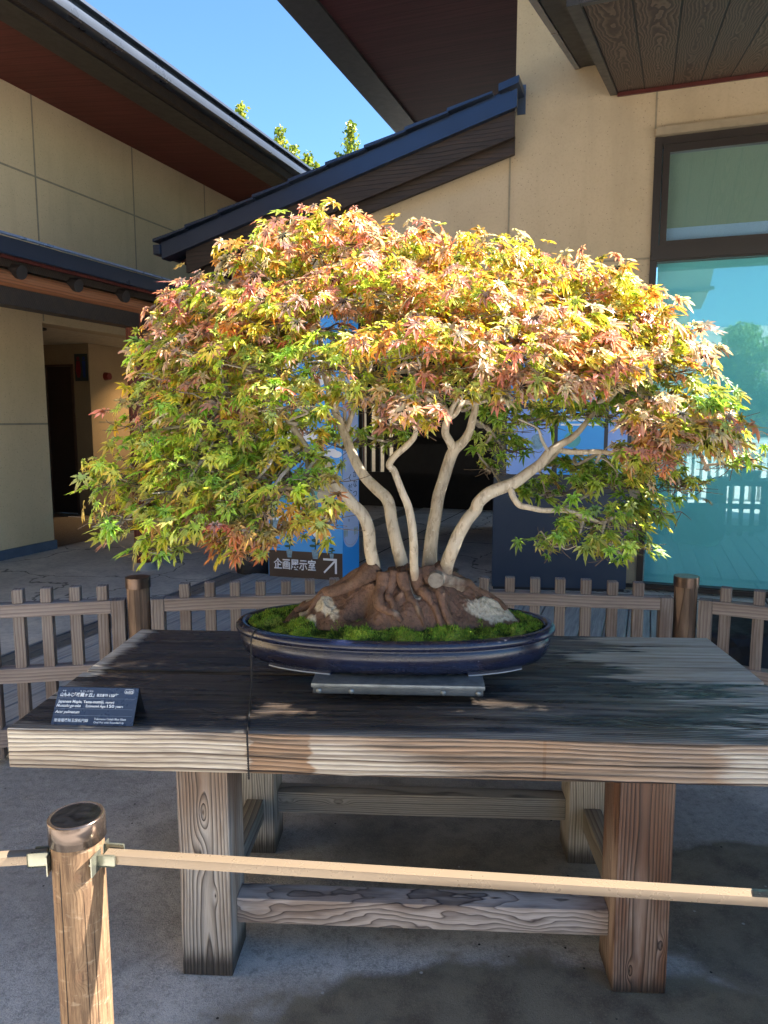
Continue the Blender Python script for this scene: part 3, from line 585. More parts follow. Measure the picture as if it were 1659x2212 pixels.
# stump planter and dark rock
stp = empty('stump_planter', (-1.183, 6.62, .004), 0, 'low round dark stump planter on the paving left of the blue sign', 'planter')
Vv = []; Ff = []; prof = [(.150, 0), (.168, .03), (.172, .11), (.160, .165), (.150, .18), (.13, .178), (.125, .15)]
nn = 28
for r_, z_ in prof:
    for j in range(nn):
        a_ = 2 * math.pi * j / nn; k = 1 + .035 * math.sin(3 * a_ + 1) + .02 * math.sin(9 * a_) + .01 * math.sin(17 * a_ + z_ * 30); Vv.append((r_ * k * math.cos(a_), r_ * k * math.sin(a_), z_))
for i in range(len(prof) - 1):
    for j in range(nn): Ff.append((i * nn + j, i * nn + (j + 1) % nn, (i + 1) * nn + (j + 1) % nn, (i + 1) * nn + j))
npmesh('planter_body', Vv, Ff, simple('charred_dark_stump', (.035, .032, .034), .7, 0, .4, 18, bump=.6, bscale=30), stp, True)
MB().cyl((0, 0, .10), (0, 0, .152), .128).out('soil', simple('dark_planter_soil', (.03, .024, .018), .9, bump=.6), stp)
def rock(name, c, r, seed, m, label):
    rs = random.Random(seed); b = bmesh.new(); bmesh.ops.create_icosphere(b, subdivisions=4, radius=1)
    pl = [(Vector((rs.gauss(0, 1), rs.gauss(0, 1), rs.gauss(0, 1))).normalized(), rs.uniform(.62, .9)) for _ in range(16)]
    for v in b.verts:
        for n, dd in pl:
            t = v.co.dot(n)
            if t > dd: v.co -= n * (t - dd) * .92
        v.co = Vector((v.co.x * r[0], v.co.y * r[1], v.co.z * r[2])) * (1 + .02 * math.sin(v.co.x * 23) * math.cos(v.co.z * 31))
    me = bpy.data.meshes.new(name); b.to_mesh(me); b.free(); o = link(name, me, m); o.location = c; return tag(o, label, 'rock')
rock('garden_rock', (1.80, 3.42, .22), (.34, .28, .34), 5, simple('black_garden_stone', (.018, .020, .024), .55, 0, .5, 9, bump=.8, bscale=25), 'large black garden rock behind the right end of the fence')

# ------------------------------------------------------------------ fence
fw = wood('weathered_grey_brown_fence_wood', (.27, .23, .21), (.08, .062, .055), 'Z', .011, (-.3, -.2), .03, tone=(.18, .135, .115), bumpd=.0015, warp=(2., 8.))
fwr = wood('weathered_grey_lilac_rail_wood', (.33, .275, .25), (.12, .09, .08), 'X', .014, (-.2, -.3), .03, tone=(.25, .20, .175), bumpd=.0015, warp=(2., 7.), knots=((.22, 0, .64, .016, -.02),))
fpw = wood('brown_round_fence_post_wood', (.24, .16, .11), (.07, .042, .03), 'Z', .016, (.16, .09), .05, tone=(.11, .075, .055), bumpd=.003, warp=(1.6, 11.))
capm = simple('brown_patina_metal_cap', (.15, .105, .085), .32, .85, .25, 14)
POST = [(-1.005, 2.965), (.27, 3.125), (1.243, 2.985)]
posts = []
def fence_post(x, y, label):
    e = empty('fence_post', (x, y, 0), 0, label, 'post', 'round capped posts of the low wooden fence')
    MB().cyl((0, 0, 0), (0, 0, .725), .0455, .0455, 32).out('post_shaft', fpw, e, True)
    c_ = MB().cyl((0, 0, .715), (0, 0, .757), .050, .050, 40).out('metal_cap', capm, e, True)
    return e
fence_post(*POST[0], 'round metal capped fence post behind the left end of the bench')
fence_post(*POST[1], 'round metal capped fence post half hidden behind the maple trunks')
fence_post(*POST[2], 'round metal capped fence post behind the right end of the bench')
def panel(p0, p1, label, picks, s0=True, s1=True, gap=.052):
    p0, p1 = Vector((*p0, 0)), Vector((*p1, 0)); d = p1 - p0; L = d.length; e = empty('picket_fence', p0, math.atan2(d.y, d.x), label, 'fence', 'panels of the low wooden picket fence')
    x0, x1 = gap, L - gap
    if s0: MB().box(x0, x0 + .052, -.03, .03, .0, .668, .003).out('stile', fw, e); x0 += .0525
    if s1: MB().box(x1 - .052, x1, -.03, .03, .0, .668, .003).out('stile', fw, e); x1 -= .0525
    for z0, z1 in ((.615, .668), (.345, .405), (.08, .155)): MB().box(x0, x1, -.028, .028, z0, z1, .003).out('rail', fwr, e)
    for q in picks:
        b = MB(); q += random.uniform(-.002, .002); top_ = .728 + random.uniform(-.004, .003); dy_ = random.uniform(-.002, .002)
        for a0, a1 in ((.668, top_), (.405, .615), (.155, .345), (.03, .08)): b.box(q - .0205, q + .0205, -.021 + dy_, .021 + dy_, a0 + (.0005 if a0 > .1 else 0), a1 - .0005 if a1 < .7 else a1, .0025 if a1 > .7 else 0, seg=1)
        b.out('picket', fw, e)
    return e
def along(p0, p1, xs):      # parameters of pickets given display columns
    out = []; p0, p1 = Vector(p0), Vector(p1); d = (p1 - p0); L = d.length; d.normalize()
    for X in xs: out.append(((Vector(X) - p0).dot(d)))
    return out
LP = (-2.6, 2.69); pk = [(-1.454 - .105 * k, 2.867 - .0165 * k) for k in range(10, 0, -1)] + [(-1.454, 2.867), (-1.349, 2.883), (-1.243, 2.90), (-1.138, 2.916)]
panel(LP, POST[0], 'low picket fence panel left of the bench', along(LP, POST[0], pk), s0=False)
panel(POST[0], POST[1], 'low picket fence panel behind the left half of the bench', along(POST[0], POST[1], [(-.819 + .1035 * k, 2.98) for k in range(10)]))
panel(POST[1], POST[2], 'low picket fence panel behind the right half of the bench', along(POST[1], POST[2], [(.423 + .1065 * k, 3.05) for k in range(7)]))
RP = (2.3, 2.42)
panel(POST[2], RP, 'low picket fence panel at the far right beside the black rock', along(POST[2], RP, [(1.375 + .108 * k, 2.915 - .06 * k) for k in range(8)]), s1=False)

# ------------------------------------------------------------------ bench (table frame)
bench = empty('bonsai_bench', (0, 0, 0), TY, 'heavy weathered timber bench with wet dark plank top carrying the bonsai', 'bench')
def wet_top(m, x, y, z, fib, n1, prof):
    """wet state of the two planks: x along, y depth, z height"""
    st1 = m.noise(1., 4, .62, m.vec(m.math('MULTIPLY', x, 3.2), m.math('MULTIPLY', y, 30.), m.math('MULTIPLY', z, 42.)))
    st2 = m.noise(1., 3, .6, m.vec(m.math('MULTIPLY', x, 1.5), m.math('MULTIPLY', y, 9.), 1.3))
    wob = m.math('SUBTRACT', st1, .5); wob2 = m.math('SUBTRACT', st2, .5)
    # top face: wet except right end; left edge kept pale to imitate glare
    rl = m.math('ADD', m.math('ADD', x, m.math('MULTIPLY', wob, .75)), m.math('MULTIPLY', wob2, .9))
    top = m.math('MULTIPLY', m.step(rl, .58, .48), m.step(m.math('ADD', x, m.math('MULTIPLY', wob, .12)), -.97, -.93))
    top = m.math('MAXIMUM', top, m.math('MULTIPLY', m.step(m.math('SUBTRACT', 2.07, y), -.01, .01), m.math('MULTIPLY', m.step(m.math('ADD', x, m.math('MULTIPLY', wob, 1.5)), .93, .78), m.step(m.math('ADD', st2, m.math('MULTIPLY', st1, .5)), .62, .70))))
    # front face: long stain from the middle to the right, and the drip stain round the cord
    zf = m.math('DIVIDE', m.math('SUBTRACT', z, .56), .10)
    lim = m.math('ADD', m.math('MULTIPLY', m.step(zf, 1., .0), .30), -.24)            # lower = further right
    f1 = m.math('MULTIPLY', m.step(m.math('SUBTRACT', m.math('ADD', x, m.math('MULTIPLY', wob, .16)), lim), -.10, .16), m.step(m.math('ADD', x, m.math('MULTIPLY', wob, .18)), .74, .67))
    f1 = m.math('MULTIPLY', f1, .72)
    ex = m.math('DIVIDE', m.math('ADD', x, .335), m.math('ADD', .075, m.math('MULTIPLY', wob, .10)))
    f2 = m.math('MULTIPLY', m.step(m.math('ABSOLUTE', ex), 1.08, .92), .80)
    f3 = m.math('MULTIPLY', m.step(zf, .72, .86), m.math('MULTIPLY', m.step(m.math('ADD', x, m.math('MULTIPLY', wob, .1)), -.56, -.48), .55))
    f4 = m.math('MULTIPLY', m.step(m.math('ABSOLUTE', m.math('SUBTRACT', m.math('ADD', x, m.math('MULTIPLY', wob, .012)), .285)), .008, .003), .85)
    front = m.math('MAXIMUM', m.math('MAXIMUM', f1, f2), m.math('MAXIMUM', f3, f4))
    isf = m.math('MULTIPLY', m.step(y, 1.656, 1.652), 1.)
    part = m.math('SUBTRACT', 1., m.math('MULTIPLY', m.step(m.math('ADD', x, m.math('MULTIPLY', wob2, .6)), -.15, .25), m.math('MULTIPLY', m.step(st1, .42, .70), .30)))
    top = m.math('MULTIPLY', top, part)
    tl_ = m.math('MULTIPLY', top, m.math('SUBTRACT', 1., m.math('MULTIPLY', m.step(y, 1.70, 1.655), .35)))
    return m.node('ShaderNodeMix', {0: isf, 2: tl_, 3: front}, data_type='FLOAT').outputs[0]
def wetcol(m, x, y, z):
    isf = m.step(y, 1.656, 1.652); lf = m.step(x, .1, .5)
    n = m.noise(2.2, 3, .6, m.vec(x, m.math('MULTIPLY', y, 5.), z))
    topc = m.mix(lf, m.mix(m.step(n, .4, .6), (.050, .044, .042), (.085, .062, .046)), m.mix(m.step(n, .4, .6), (.085, .095, .085), (.16, .115, .075)))
    return m.mix(isf, topc, m.mix(m.step(n, .4, .6), (.34, .175, .08), (.31, .20, .135)))
topw = wood('cedar_plank_grey_dry_and_black_wet', (.66, .60, .51), (.09, .06, .048), 'X', .0075, (1.28, .30), .030, wet=wet_top, wetcol=wetcol, tone=(.54, .46, .37), line=.7, streak=.55, bumpd=.006, warp=(1.2, 6.),
            knots=((-.60, 1.80, .66, .03, -.028), (.72, 1.985, .66, .022, -.03), (.45, 1.80, .66, .05, -.035), (.38, 2.35, .66, .025, -.03)))
MB().box(-.998, .964, 1.650, 2.052, .56, .66, .006, seg=3).out('plank', topw, bench, True)
MB().box(-.994, .966, 2.071, 2.495, .56, .66, .006, seg=3).out('plank', topw, bench, True)
def wet_leg(lvl):
    def f(m, x, y, z, fib, n1, prof): return m.math('MULTIPLY', m.step(m.math('ADD', z, m.math('MULTIPLY', n1, .5)), lvl, lvl + .2), .75)
    return f
legL = wood('cedar_leg_silver_grain', (.43, .385, .34), (.035, .022, .018), 'Z', .0066, (-.530, 1.716), .040, tone=(.32, .24, .18), line=.5, foot=.06, bumpd=.004, warp=(1.1, 5.5), wet=wet_leg(.62), wetcol=(.13, .062, .03), knots=((.44, -.535, 1.684, .011, -.013), (.22, -.51, 1.684, .007, -.007), (.33, -.545, 1.684, .016, .012)))
legR = wood('cedar_leg_red_brown_grain', (.32, .235, .185), (.028, .015, .011), 'Z', .0062, (.533, 1.712), .030, tone=(.20, .10, .06), line=.6, foot=.03, bumpd=.004, warp=(1.0, 6.5), wet=wet_leg(.45), wetcol=(.11, .05, .028), knots=((.06, .51, 1.684, .008, -.012), (.13, .585, 1.684, .008, -.012)))
legB = wood('cedar_rear_leg_grey_grain', (.42, .38, .33), (.06, .045, .035), 'Z', .008, (.0, 2.25), .05, foot=.05, bumpd=.004, line=.5, warp=(1.6, 7.))
for x0, x1, y0, y1, m_, lab in ((-.600, -.472, 1.684, 1.828, legL, None), (.470, .600, 1.684, 1.826, legR, 'red brown streaked front leg'), (-.600, -.470, 2.216, 2.35, legB, None), (.462, .592, 2.214, 2.35, legB, None)):
    o = MB().box(x0, x1, y0, y1, 0.001, .5595, .005, seg=2).out('leg', m_, bench, True); tag(o, lab)
strm = wood('cedar_stretcher_swirled_grain', (.52, .44, .39), (.035, .022, .022), 'X', .016, (1.76, .06), .13, line=.35, bumpd=.003, warp=(3.2, 9.), tone=(.33, .25, .20), knots=((.28, 1.72, .135, .02, .05), (.16, 1.72, .12, .012, .03), (-.42, 1.72, .14, .02, .03)))
strb = wood('cedar_rear_stretcher_grain', (.36, .33, .29), (.07, .055, .05), 'X', .0068, (2.25, .6), .02, line=.5, bumpd=.003, warp=(1.8, 6.), knots=((-.27, 2.26, .155, .012, -.02), (-.44, 2.26, .155, .010, -.02)))
MB().box(-.4715, .4695, 1.735, 1.800, .112, .180, .004).out('stretcher', strm, bench, True)
MB().box(-.4695, .4615, 2.262, 2.325, .118, .190, .004).out('stretcher', strb, bench, True)
strs = wood('cedar_side_stretcher_grain', (.27, .245, .215), (.08, .06, .055), 'Y', .014, (-.3, .0), .05, line=.4)
MB().box(-.560, -.505, 1.8285, 2.2155, .118, .188, .004).out('stretcher', strs, bench, True)
MB().box(.505, .560, 1.8265, 2.2135, .118, .188, .004).out('stretcher', strs, bench, True)
bb_ = MB(); bb_.box(.655, .74, 1.70, 1.76, .548, .5597); bb_.out('iron_cleat', simple('rusty_dark_iron', (.03, .018, .014), .7, .3), bench)

# ------------------------------------------------------------------ turntable
tt = empty('turntable', (0, 0, 0), TY, 'low galvanised steel turntable plate under the blue pot', 'turntable')
zinc = simple('weathered_zinc_plate', (.30, .33, .35), .45, .7, .35, 30, bump=.3, bscale=60)
MB().box(-.290, .162, 1.845, 2.20, .703, .7145, .003).out('top_plate', zinc, tt, True)
MB().box(-.286, .158, 1.853, 2.196, .684, .7025, .003).out('lower_plate', simple('dark_zinc_plate', (.13, .15, .17), .5, .6, .3, 30), tt, True)
MB().cyl((-.065, 2.03, .661), (-.065, 2.03, .6835), .12, .12, 40).out('base_disc', simple('black_iron_disc', (.02, .02, .022), .6, .4), tt, True)
for bx in (-.270, -.185, .055, .145):
    b = bmesh.new(); bmesh.ops.create_uvsphere(b, u_segments=16, v_segments=8, radius=.0075)
    for v in b.verts: v.co = Vector((v.co.x + bx, v.co.y * .6 + 1.8525, v.co.z + .6925))
    me = bpy.data.meshes.new('bolt'); b.to_mesh(me); b.free(); link('bolt', me, zinc, tt, True)

# ------------------------------------------------------------------ pot
PX, PY = .030, 2.09; PA, PB = .460, .236
pot = empty('bonsai_pot', (PX, PY, .66), TY, 'shallow oval cobalt blue glazed pot with rounded lip on the turntable', 'pot')
def glaze():
    m = N('cobalt_blue_glaze', .2, .6); x, y, z = m.xyz(); n = m.noise(7, 5, .6, m.vec(x, y, m.math('MULTIPLY', z, 4.))); f = m.noise(260, 2, .6)
    c = m.mix(m.step(n, .35, .7), (.009, .014, .042), (.014, .012, .020)); c = m.mix(m.math('MULTIPLY', m.step(f, .56, .7), .35), c, (.04, .045, .09))
    vo = m.node('ShaderNodeTexVoronoi', {'Vector': m.pos(), 'Scale': 22.}).outputs['Distance']; c = m.mix(m.math('MULTIPLY', m.step(vo, .05, .02), .5), c, (.3, .32, .4))
    m.set('Base Color', c); m.set('Roughness', m.math('ADD', m.math('MULTIPLY', n, .22), .16)); m.bump(m.math('ADD', n, m.math('MULTIPLY', f, .05)), .18, .004); return m.m
gz = glaze()
def oval(t, off): 
    c_, s__ = math.cos(t), math.sin(t); e_ = .93
    return (math.copysign(abs(c_) ** e_, c_) * (PA + off), math.copysign(abs(s__) ** e_, s__) * (PB + off))
prof = [(-.105, .062), (-.055, .0615), (-.038, .066), (-.024, .082), (-.015, .102), (-.013, .118), (-.017, .129), (-.020, .1335), (-.012, .136), (-.003, .1395), (.0, .146), (-.001, .153), (-.007, .1595), (-.016, .1625), (-.026, .161), (-.033, .155), (-.036, .140), (-.036, .10)]
nn = 128; Vv = []; Ff = []
for o_, z_ in prof:
    for j in range(nn): X, Y_ = oval(2 * math.pi * j / nn, o_); Vv.append((X, Y_, z_))
for i in range(len(prof) - 1):
    for j in range(nn): Ff.append((i * nn + j, i * nn + (j + 1) % nn, (i + 1) * nn + (j + 1) % nn, (i + 1) * nn + j))
npmesh('pot_body', Vv, Ff, gz, pot, True)
ftm = simple('chipped_blue_foot_glaze', (.02, .024, .055), .3, 0, .2)
for t0, t1 in ((3.75, 4.33), (5.20, 5.72), (.55, 1.1), (2.05, 2.6)):
    pts = [oval(t0 + (t1 - t0) * k / 14, -.046) for k in range(15)] + [oval(t1 - (t1 - t0) * k / 14, -.085) for k in range(15)]
    b = MB().poly([(p[0], p[1], .0552) for p in pts], (0, 0, .0095)).out('pot_foot', ftm, pot)
    pts = [oval(t0 + (t1 - t0) * k / 14, -.0445) for k in range(15)] + [oval(t1 - (t1 - t0) * k / 14, -.0461) for k in range(15)]
    MB().poly([(p[0], p[1], .0553) for p in pts], (0, 0, .0028)).out('chipped_edge', simple('pale_chipped_edge', (.42, .45, .5), .6) if 'pale_chipped_edge' not in bpy.data.materials else bpy.data.materials['pale_chipped_edge'], b)

# ------------------------------------------------------------------ noise in numpy for relief
rsN = np.random.RandomState(7); _tab = rsN.rand(256, 256)
def vnoise(x, y):
    xi, yi = np.floor(x).astype(int), np.floor(y).astype(int); fx, fy = x - xi, y - yi; fx = fx * fx * (3 - 2 * fx); fy = fy * fy * (3 - 2 * fy)
    g = lambda a, b: _tab[a % 256, b % 256]
    return (g(xi, yi) * (1 - fx) + g(xi + 1, yi) * fx) * (1 - fy) + (g(xi, yi + 1) * (1 - fx) + g(xi + 1, yi + 1) * fx) * fy
def fbm(x, y, o=4):
    s, a_ = 0, .5
    for k in range(o): s = s + a_ * vnoise(x * 2 ** k + 17 * k, y * 2 ** k + 31 * k); a_ *= .5
    return s
# ------------------------------------------------------------------ soil surface + moss
gx, gy = np.meshgrid(np.linspace(-1, 1, 220), np.linspace(-1, 1, 120)); 
def disc(gx, gy):      # square -> disc
    return gx * np.sqrt(1 - gy * gy / 2), gy * np.sqrt(1 - gx * gx / 2)
ux, uy = disc(gx, gy); LX, LY = ux * (PA - .034), uy * (PB - .034); rr = np.sqrt(ux ** 2 + uy ** 2)
mz = .156 + .020 * (1 - rr ** 4) + .044 * (fbm(LX * 26 + 9, LY * 26) - .45) * np.clip((1 - rr) * 12, 0, 1) + .006 * (fbm(LX * 150, LY * 150) - .4)
nY, nX = gx.shape; F = [(j * nX + i, j * nX + i + 1, (j + 1) * nX + i + 1, (j + 1) * nX + i) for j in range(nY - 1) for i in range(nX - 1)]
def moss_mat():
    m = N('bright_green_moss', .9, .2); n = m.noise(16, 4, .6); f = m.noise(160, 3, .6); a_ = m.noise(5, 3, .5)
    c = m.mix(m.step(m.noise(26, 3, .6), .38, .58), (.022, .045, .008), m.mix(m.step(n, .32, .66), (.13, .21, .016), (.27, .38, .035))); c = m.mix(m.step(a_, .52, .62), c, (.26, .30, .05)); c = m.mix(m.math('MULTIPLY', m.step(f, .5, .65), .6), c, (.025, .05, .01))
    m.set('Base Color', c); m.bump(m.math('ADD', f, n), 1., .008); return m.m
mm_ = moss_mat()
moss = npmesh('moss', np.stack([LX.ravel(), LY.ravel(), mz.ravel()], 1), F, mm_, None, True); moss.location = (PX, PY, .66); moss.rotation_euler = (0, 0, TY)
tag(moss, 'bright green moss covering the soil round the maple roots', kind='stuff')
# moss tufts: tiny blades
rs = np.random.RandomState(3); K = 26000; t = rs.rand(K) * 6.283; r_ = np.sqrt(rs.rand(K)) * .985; bx, by = np.cos(t) * r_ * (PA - .034), np.sin(t) * r_ * (PB - .034)
rr_ = np.sqrt((bx / (PA - .034)) ** 2 + (by / (PB - .034)) ** 2)
bz = .156 + .020 * (1 - rr_ ** 4) + .044 * (fbm(bx * 26 + 9, by * 26) - .45) * np.clip((1 - rr_) * 12, 0, 1) + .006 * (fbm(bx * 150, by * 150) - .4)
h = .0035 + .006 * rs.rand(K); an = rs.rand(K) * 6.283; wd = .0014; lx, ly = rs.normal(0, .0035, K), rs.normal(0, .0035, K)
base = np.stack([bx, by, bz - .002], 1); s1 = np.stack([np.cos(an) * wd, np.sin(an) * wd, np.zeros(K)], 1); tip = base + np.stack([lx, ly, h + .002], 1)
V = np.stack([base - s1, base + s1, tip], 1).reshape(-1, 3); F3 = np.arange(K * 3).reshape(-1, 3)
mdk = np.clip((fbm(bx * 26 + 9, by * 26) - .30) * 6, .18, 1)[:, None]; gcol = mdk * np.array([(.17, .30, .03), (.09, .19, .02), (.27, .33, .05), (.06, .10, .015)])[rs.choice(4, K, p=[.4, .3, .2, .1])] * (.8 + .4 * rs.rand(K))[:, None]
mt = N('moss_blade', .8, .2); ca = mt.node('ShaderNodeVertexColor', layer_name='tint').outputs[0]; mt.set('Base Color', ca)
npmesh('moss_tufts', V, F3, mt.m, moss, colors=np.repeat(gcol, 3, 0))

# ------------------------------------------------------------------ the maple
tree = empty('bonsai_maple', (PX, PY, .80), 0, 'old multi trunk maple bonsai with pink orange and green autumn leaves', 'bonsai tree')
TO = Vector((PX, PY, .80)); TOn = np.array(TO)
# root mass : height field in local coordinates around the pot centre
n1, n2 = 360, 190; gx, gy = np.meshgrid(np.linspace(-.365, .385, n1), np.linspace(-.185, .195, n2)); X, Y_ = gx, gy
cx0 = .02
el = np.sqrt(((X - cx0) / .335) ** 2 + ((Y_ + .01) / np.where(Y_ < 0, .138, .17)) ** 2)
el = el + .16 * (fbm(X * 11 + 3, Y_ * 11 + 7) - .47)
prof_ = np.clip(1 - el, 0, None); base_h = .058 * prof_ + .050 * (1 - np.exp(-prof_ * 3.)) + .050 * np.exp(-(((X - .045) / .175) ** 2 + ((Y_ + .02) / .085) ** 2))
wx = X + .035 * (fbm(X * 14 + 40, Y_ * 14) - .5) * 2; wy = Y_ + .035 * (fbm(X * 14, Y_ * 14 + 50) - .5) * 2
rid = 1 - np.abs(2 * fbm(wx * 11 + 5, wy * 17 + 2, 2) / .75 - 1); rid2 = 1 - np.abs(2 * fbm(wx * 34, wy * 46, 3) / .875 - 1)
th_ = np.arctan2(Y_, X - cx0); rad = np.sin(th_ * 8 + 3 * fbm(X * 9, Y_ * 9)) * np.clip(el, 0, 1)
zz = base_h + .030 * (fbm(wx * 9 + 2, wy * 13, 2) - .37) * np.clip(prof_ * 5, 0, 1) + .034 * (rid - .62) * np.clip(prof_ * 5, 0, 1) + .013 * (rid2 - .55) * np.clip(prof_ * 6, 0, 1) + .010 * rad * np.clip(prof_ * 4, 0, 1) + .002 * (fbm(X * 230, Y_ * 230, 2) - .4)
for hx, hy, hs, hd in ((-.09, -.088, .017, .038), (-.075, -.105, .02, .018), (.055, -.08, .016, .022), (.17, -.09, .02, .014), (-.02, -.05, .02, .012)):
    zz -= hd * np.exp(-(((X - hx) / (hs * 1.3)) ** 2 + ((Y_ - hy) / hs) ** 2))
zz = np.where(el >= 1.02, -.02, zz) + .006
col = np.zeros((n2, n1, 3)); nb = fbm(X * 30, Y_ * 30); nf = fbm(X * 190, Y_ * 190, 2)
brown = np.stack([.12 + 0 * X, .066 + 0 * X, .045 + 0 * X], -1) * (.55 + .9 * nb)[..., None]; darkb = np.array([.022, .014, .010])
crev = np.clip(1.15 - rid * 1.5, 0, 1)[..., None]; col = brown * (1 - crev) + darkb * crev
pale = np.array([.47, .42, .34])
for qx, qy, sx, sy, an_ in ((-.205, -.045, .024, .075, .62), (-.075, -.012, .030, .016, .25), (.055, -.075, .016, .030, .5), (.275, -.05, .085, .036, .30), (.30, -.005, .05, .025, -.2), (-.235, -.095, .02, .025, 0)):
    dx, dy = X - qx, Y_ - qy; c_, s_1 = math.cos(an_), math.sin(an_); e = np.sqrt(((dx * c_ + dy * s_1) / sx) ** 2 + ((-dx * s_1 + dy * c_) / sy) ** 2) + .75 * (nb - .47) + .25 * (nf - .4)
    k = np.clip((1.02 - e) * 6, 0, 1)[..., None]; col = col * (1 - k) + pale * (.85 + .3 * nf)[..., None] * k
F = [(j * n1 + i, j * n1 + i + 1, (j + 1) * n1 + i + 1, (j + 1) * n1 + i) for j in range(n2 - 1) for i in range(n1 - 1) if min(zz[j, i], zz[j, i + 1], zz[j + 1, i], zz[j + 1, i + 1]) > -.012]
rt = N('reddish_brown_root_bark', .8, .3); ca = rt.node('ShaderNodeVertexColor', layer_name='tint').outputs[0]; f = rt.noise(90, 4, .65)
rt.set('Base Color', rt.mix(rt.math('MULTIPLY', rt.step(f, .45, .7), .45), ca, (.02, .012, .008))); rt.set('Roughness', .62); rt.bump(f, .9, .006)
npmesh('root_base', np.stack([X.ravel(), Y_.ravel(), (zz + .018).ravel()], 1), F, rt.m, tree, True, colors=col.reshape(-1, 3))

def hgt(x, y):
    i = int(np.clip((x + .365) / .75 * (n1 - 1), 0, n1 - 1)); j = int(np.clip((y + .185) / .38 * (n2 - 1), 0, n2 - 1)); return zz[j, i] + .018
rsr = np.random.RandomState(19)
for bx_, by_, an0, L_, r0 in ((-.05, -.02, 190, .24, .026), (-.05, -.03, 215, .22, .022), (-.03, -.05, 245, .15, .020), (.00, -.05, 262, .12, .018), (.02, -.06, 283, .12, .017), (.06, -.05, 300, .14, .020), (.09, -.04, 318, .17, .022), (.11, -.03, 338, .22, .024), (.11, .0, 355, .22, .024), (-.06, .0, 172, .22, .022), (.10, .04, 20, .2, .022), (.0, .06, 120, .12, .02)):
    x_, y_, a_ = bx_, by_, R(an0); P = []
    for k in range(9):
        P.append((x_, y_, hgt(x_, y_) + r0 * .15 * (1 - k / 9) + (.02 if k == 0 else 0))); a_ += rsr.randn() * .28; x_ += math.cos(a_) * L_ / 8; y_ += math.sin(a_) * L_ / 8 * .75
    P = catmull(P, 6); V, F = tube(P, np.linspace(r0, r0 * .35, len(P)) * (1 + .10 * np.sin(np.linspace(0, 9 + an0 * .03, len(P)))), 14, .10, an0)
    nb_c = fbm(V[:, 0] * 30 + 3, V[:, 1] * 30); cc_ = np.array([.125, .070, .048]) * (.45 + 1.1 * nb_c)[:, None]; pk_ = np.clip((fbm(V[:, 0] * 16 + an0, V[:, 1] * 16) - .66) * 8, 0, 1)[:, None]; cc_ = cc_ * (1 - pk_) + np.array([.34, .29, .23]) * pk_
    npmesh('root', V, F, rt.m, tree, True, colors=cc_)

def bark_mat():
    m = N('pale_buff_maple_bark', .72, .3); x, y, z = m.xyz()
    a_ = m.noise(1., 5, .62, m.vec(m.math('MULTIPLY', x, 80.), m.math('MULTIPLY', y, 80.), m.math('MULTIPLY', z, 16.)), dist=.5); b = m.noise(6, 4, .6); s_ = m.noise(75, 3, .6)
    c = m.mix(m.step(b, .3, .7), (.50, .42, .32), (.37, .31, .235)); c = m.mix(m.math('MULTIPLY', m.step(a_, .50, .64), .6), c, (.19, .145, .10)); c = m.mix(m.math('MULTIPLY', m.step(s_, .60, .70), .6), c, (.60, .54, .44))
    lo = m.math('ADD', z, m.math('MULTIPLY', b, -.05)); c = m.mix(m.math('MULTIPLY', m.step(lo, .165, .135), .55), c, (.16, .085, .05))
    m.set('Base Color', c); m.bump(m.math('SUBTRACT', m.math('MULTIPLY', s_, .4), a_), .6, .004); return m.m
bark = bark_mat(); twig_m = simple('grey_buff_twig_bark', (.36, .31, .25), .75, 0, .3, 40); twig_d = simple('dark_twig_bark', (.13, .09, .06), .75, 0, .3, 40)
def path(pts): return [np.array(at(x, y, Y)) - TOn for x, y, Y in pts]
def trunk(pts, radii, seed, extra=()):
    parts = []
    for k, (pp, rd) in enumerate([(pts, radii)] + list(extra)):
        P = catmull(path(pp), 7); rd = np.interp(np.linspace(0, 1, len(P)), np.linspace(0, 1, len(rd)), rd) / fpx * 2.07 * 1.0
        if k == 0: s_ = np.linspace(0, 1, len(P)); rd = rd * (1 + .40 * np.exp(-s_ * 16)); P[0] = P[0] - np.array([0, 0, .035])
        parts.append(tube(P, rd, 18, .055, seed + k))
    V, F = join(parts); return npmesh('trunk', V, F, bark, tree, True)
TR = []
TR.append([(817, 1262, 2.075), (810, 1236, 2.07), (801, 1188, 2.05), (794, 1138, 2.01), (782, 1110, 2.0), (765, 1092, 1.99), (747, 1071, 1.98), (716, 1042, 1.97), (690, 1012, 1.97), (655, 960, 1.98), (620, 905, 2.0), (570, 860, 2.0), (500, 880, 2.0)])
trunk(TR[0], [15.5, 14, 13.5, 13, 12.5, 12.5, 11.5, 11, 10, 9, 7, 5, 3.5], 1)
TR.append([(880, 1265, 2.10), (873, 1240, 2.10), (867, 1213, 2.10), (855, 1166, 2.10), (846, 1122, 2.11), (836, 1080, 2.12), (814, 1056, 2.13), (789, 1031, 2.14), (769, 1000, 2.15), (757, 971, 2.16), (744, 937, 2.17), (722, 880, 2.18), (700, 800, 2.18), (690, 720, 2.18), (670, 620, 2.18)])
trunk(TR[1], [20, 16, 15, 13.5, 13, 13, 12.5, 11.5, 11, 10.5, 10, 8.5, 7, 5, 3], 2, [([(744, 937, 2.17), (770, 870, 2.2), (800, 790, 2.22), (830, 690, 2.22), (850, 600, 2.22)], [7, 6, 5, 4, 2.5])])
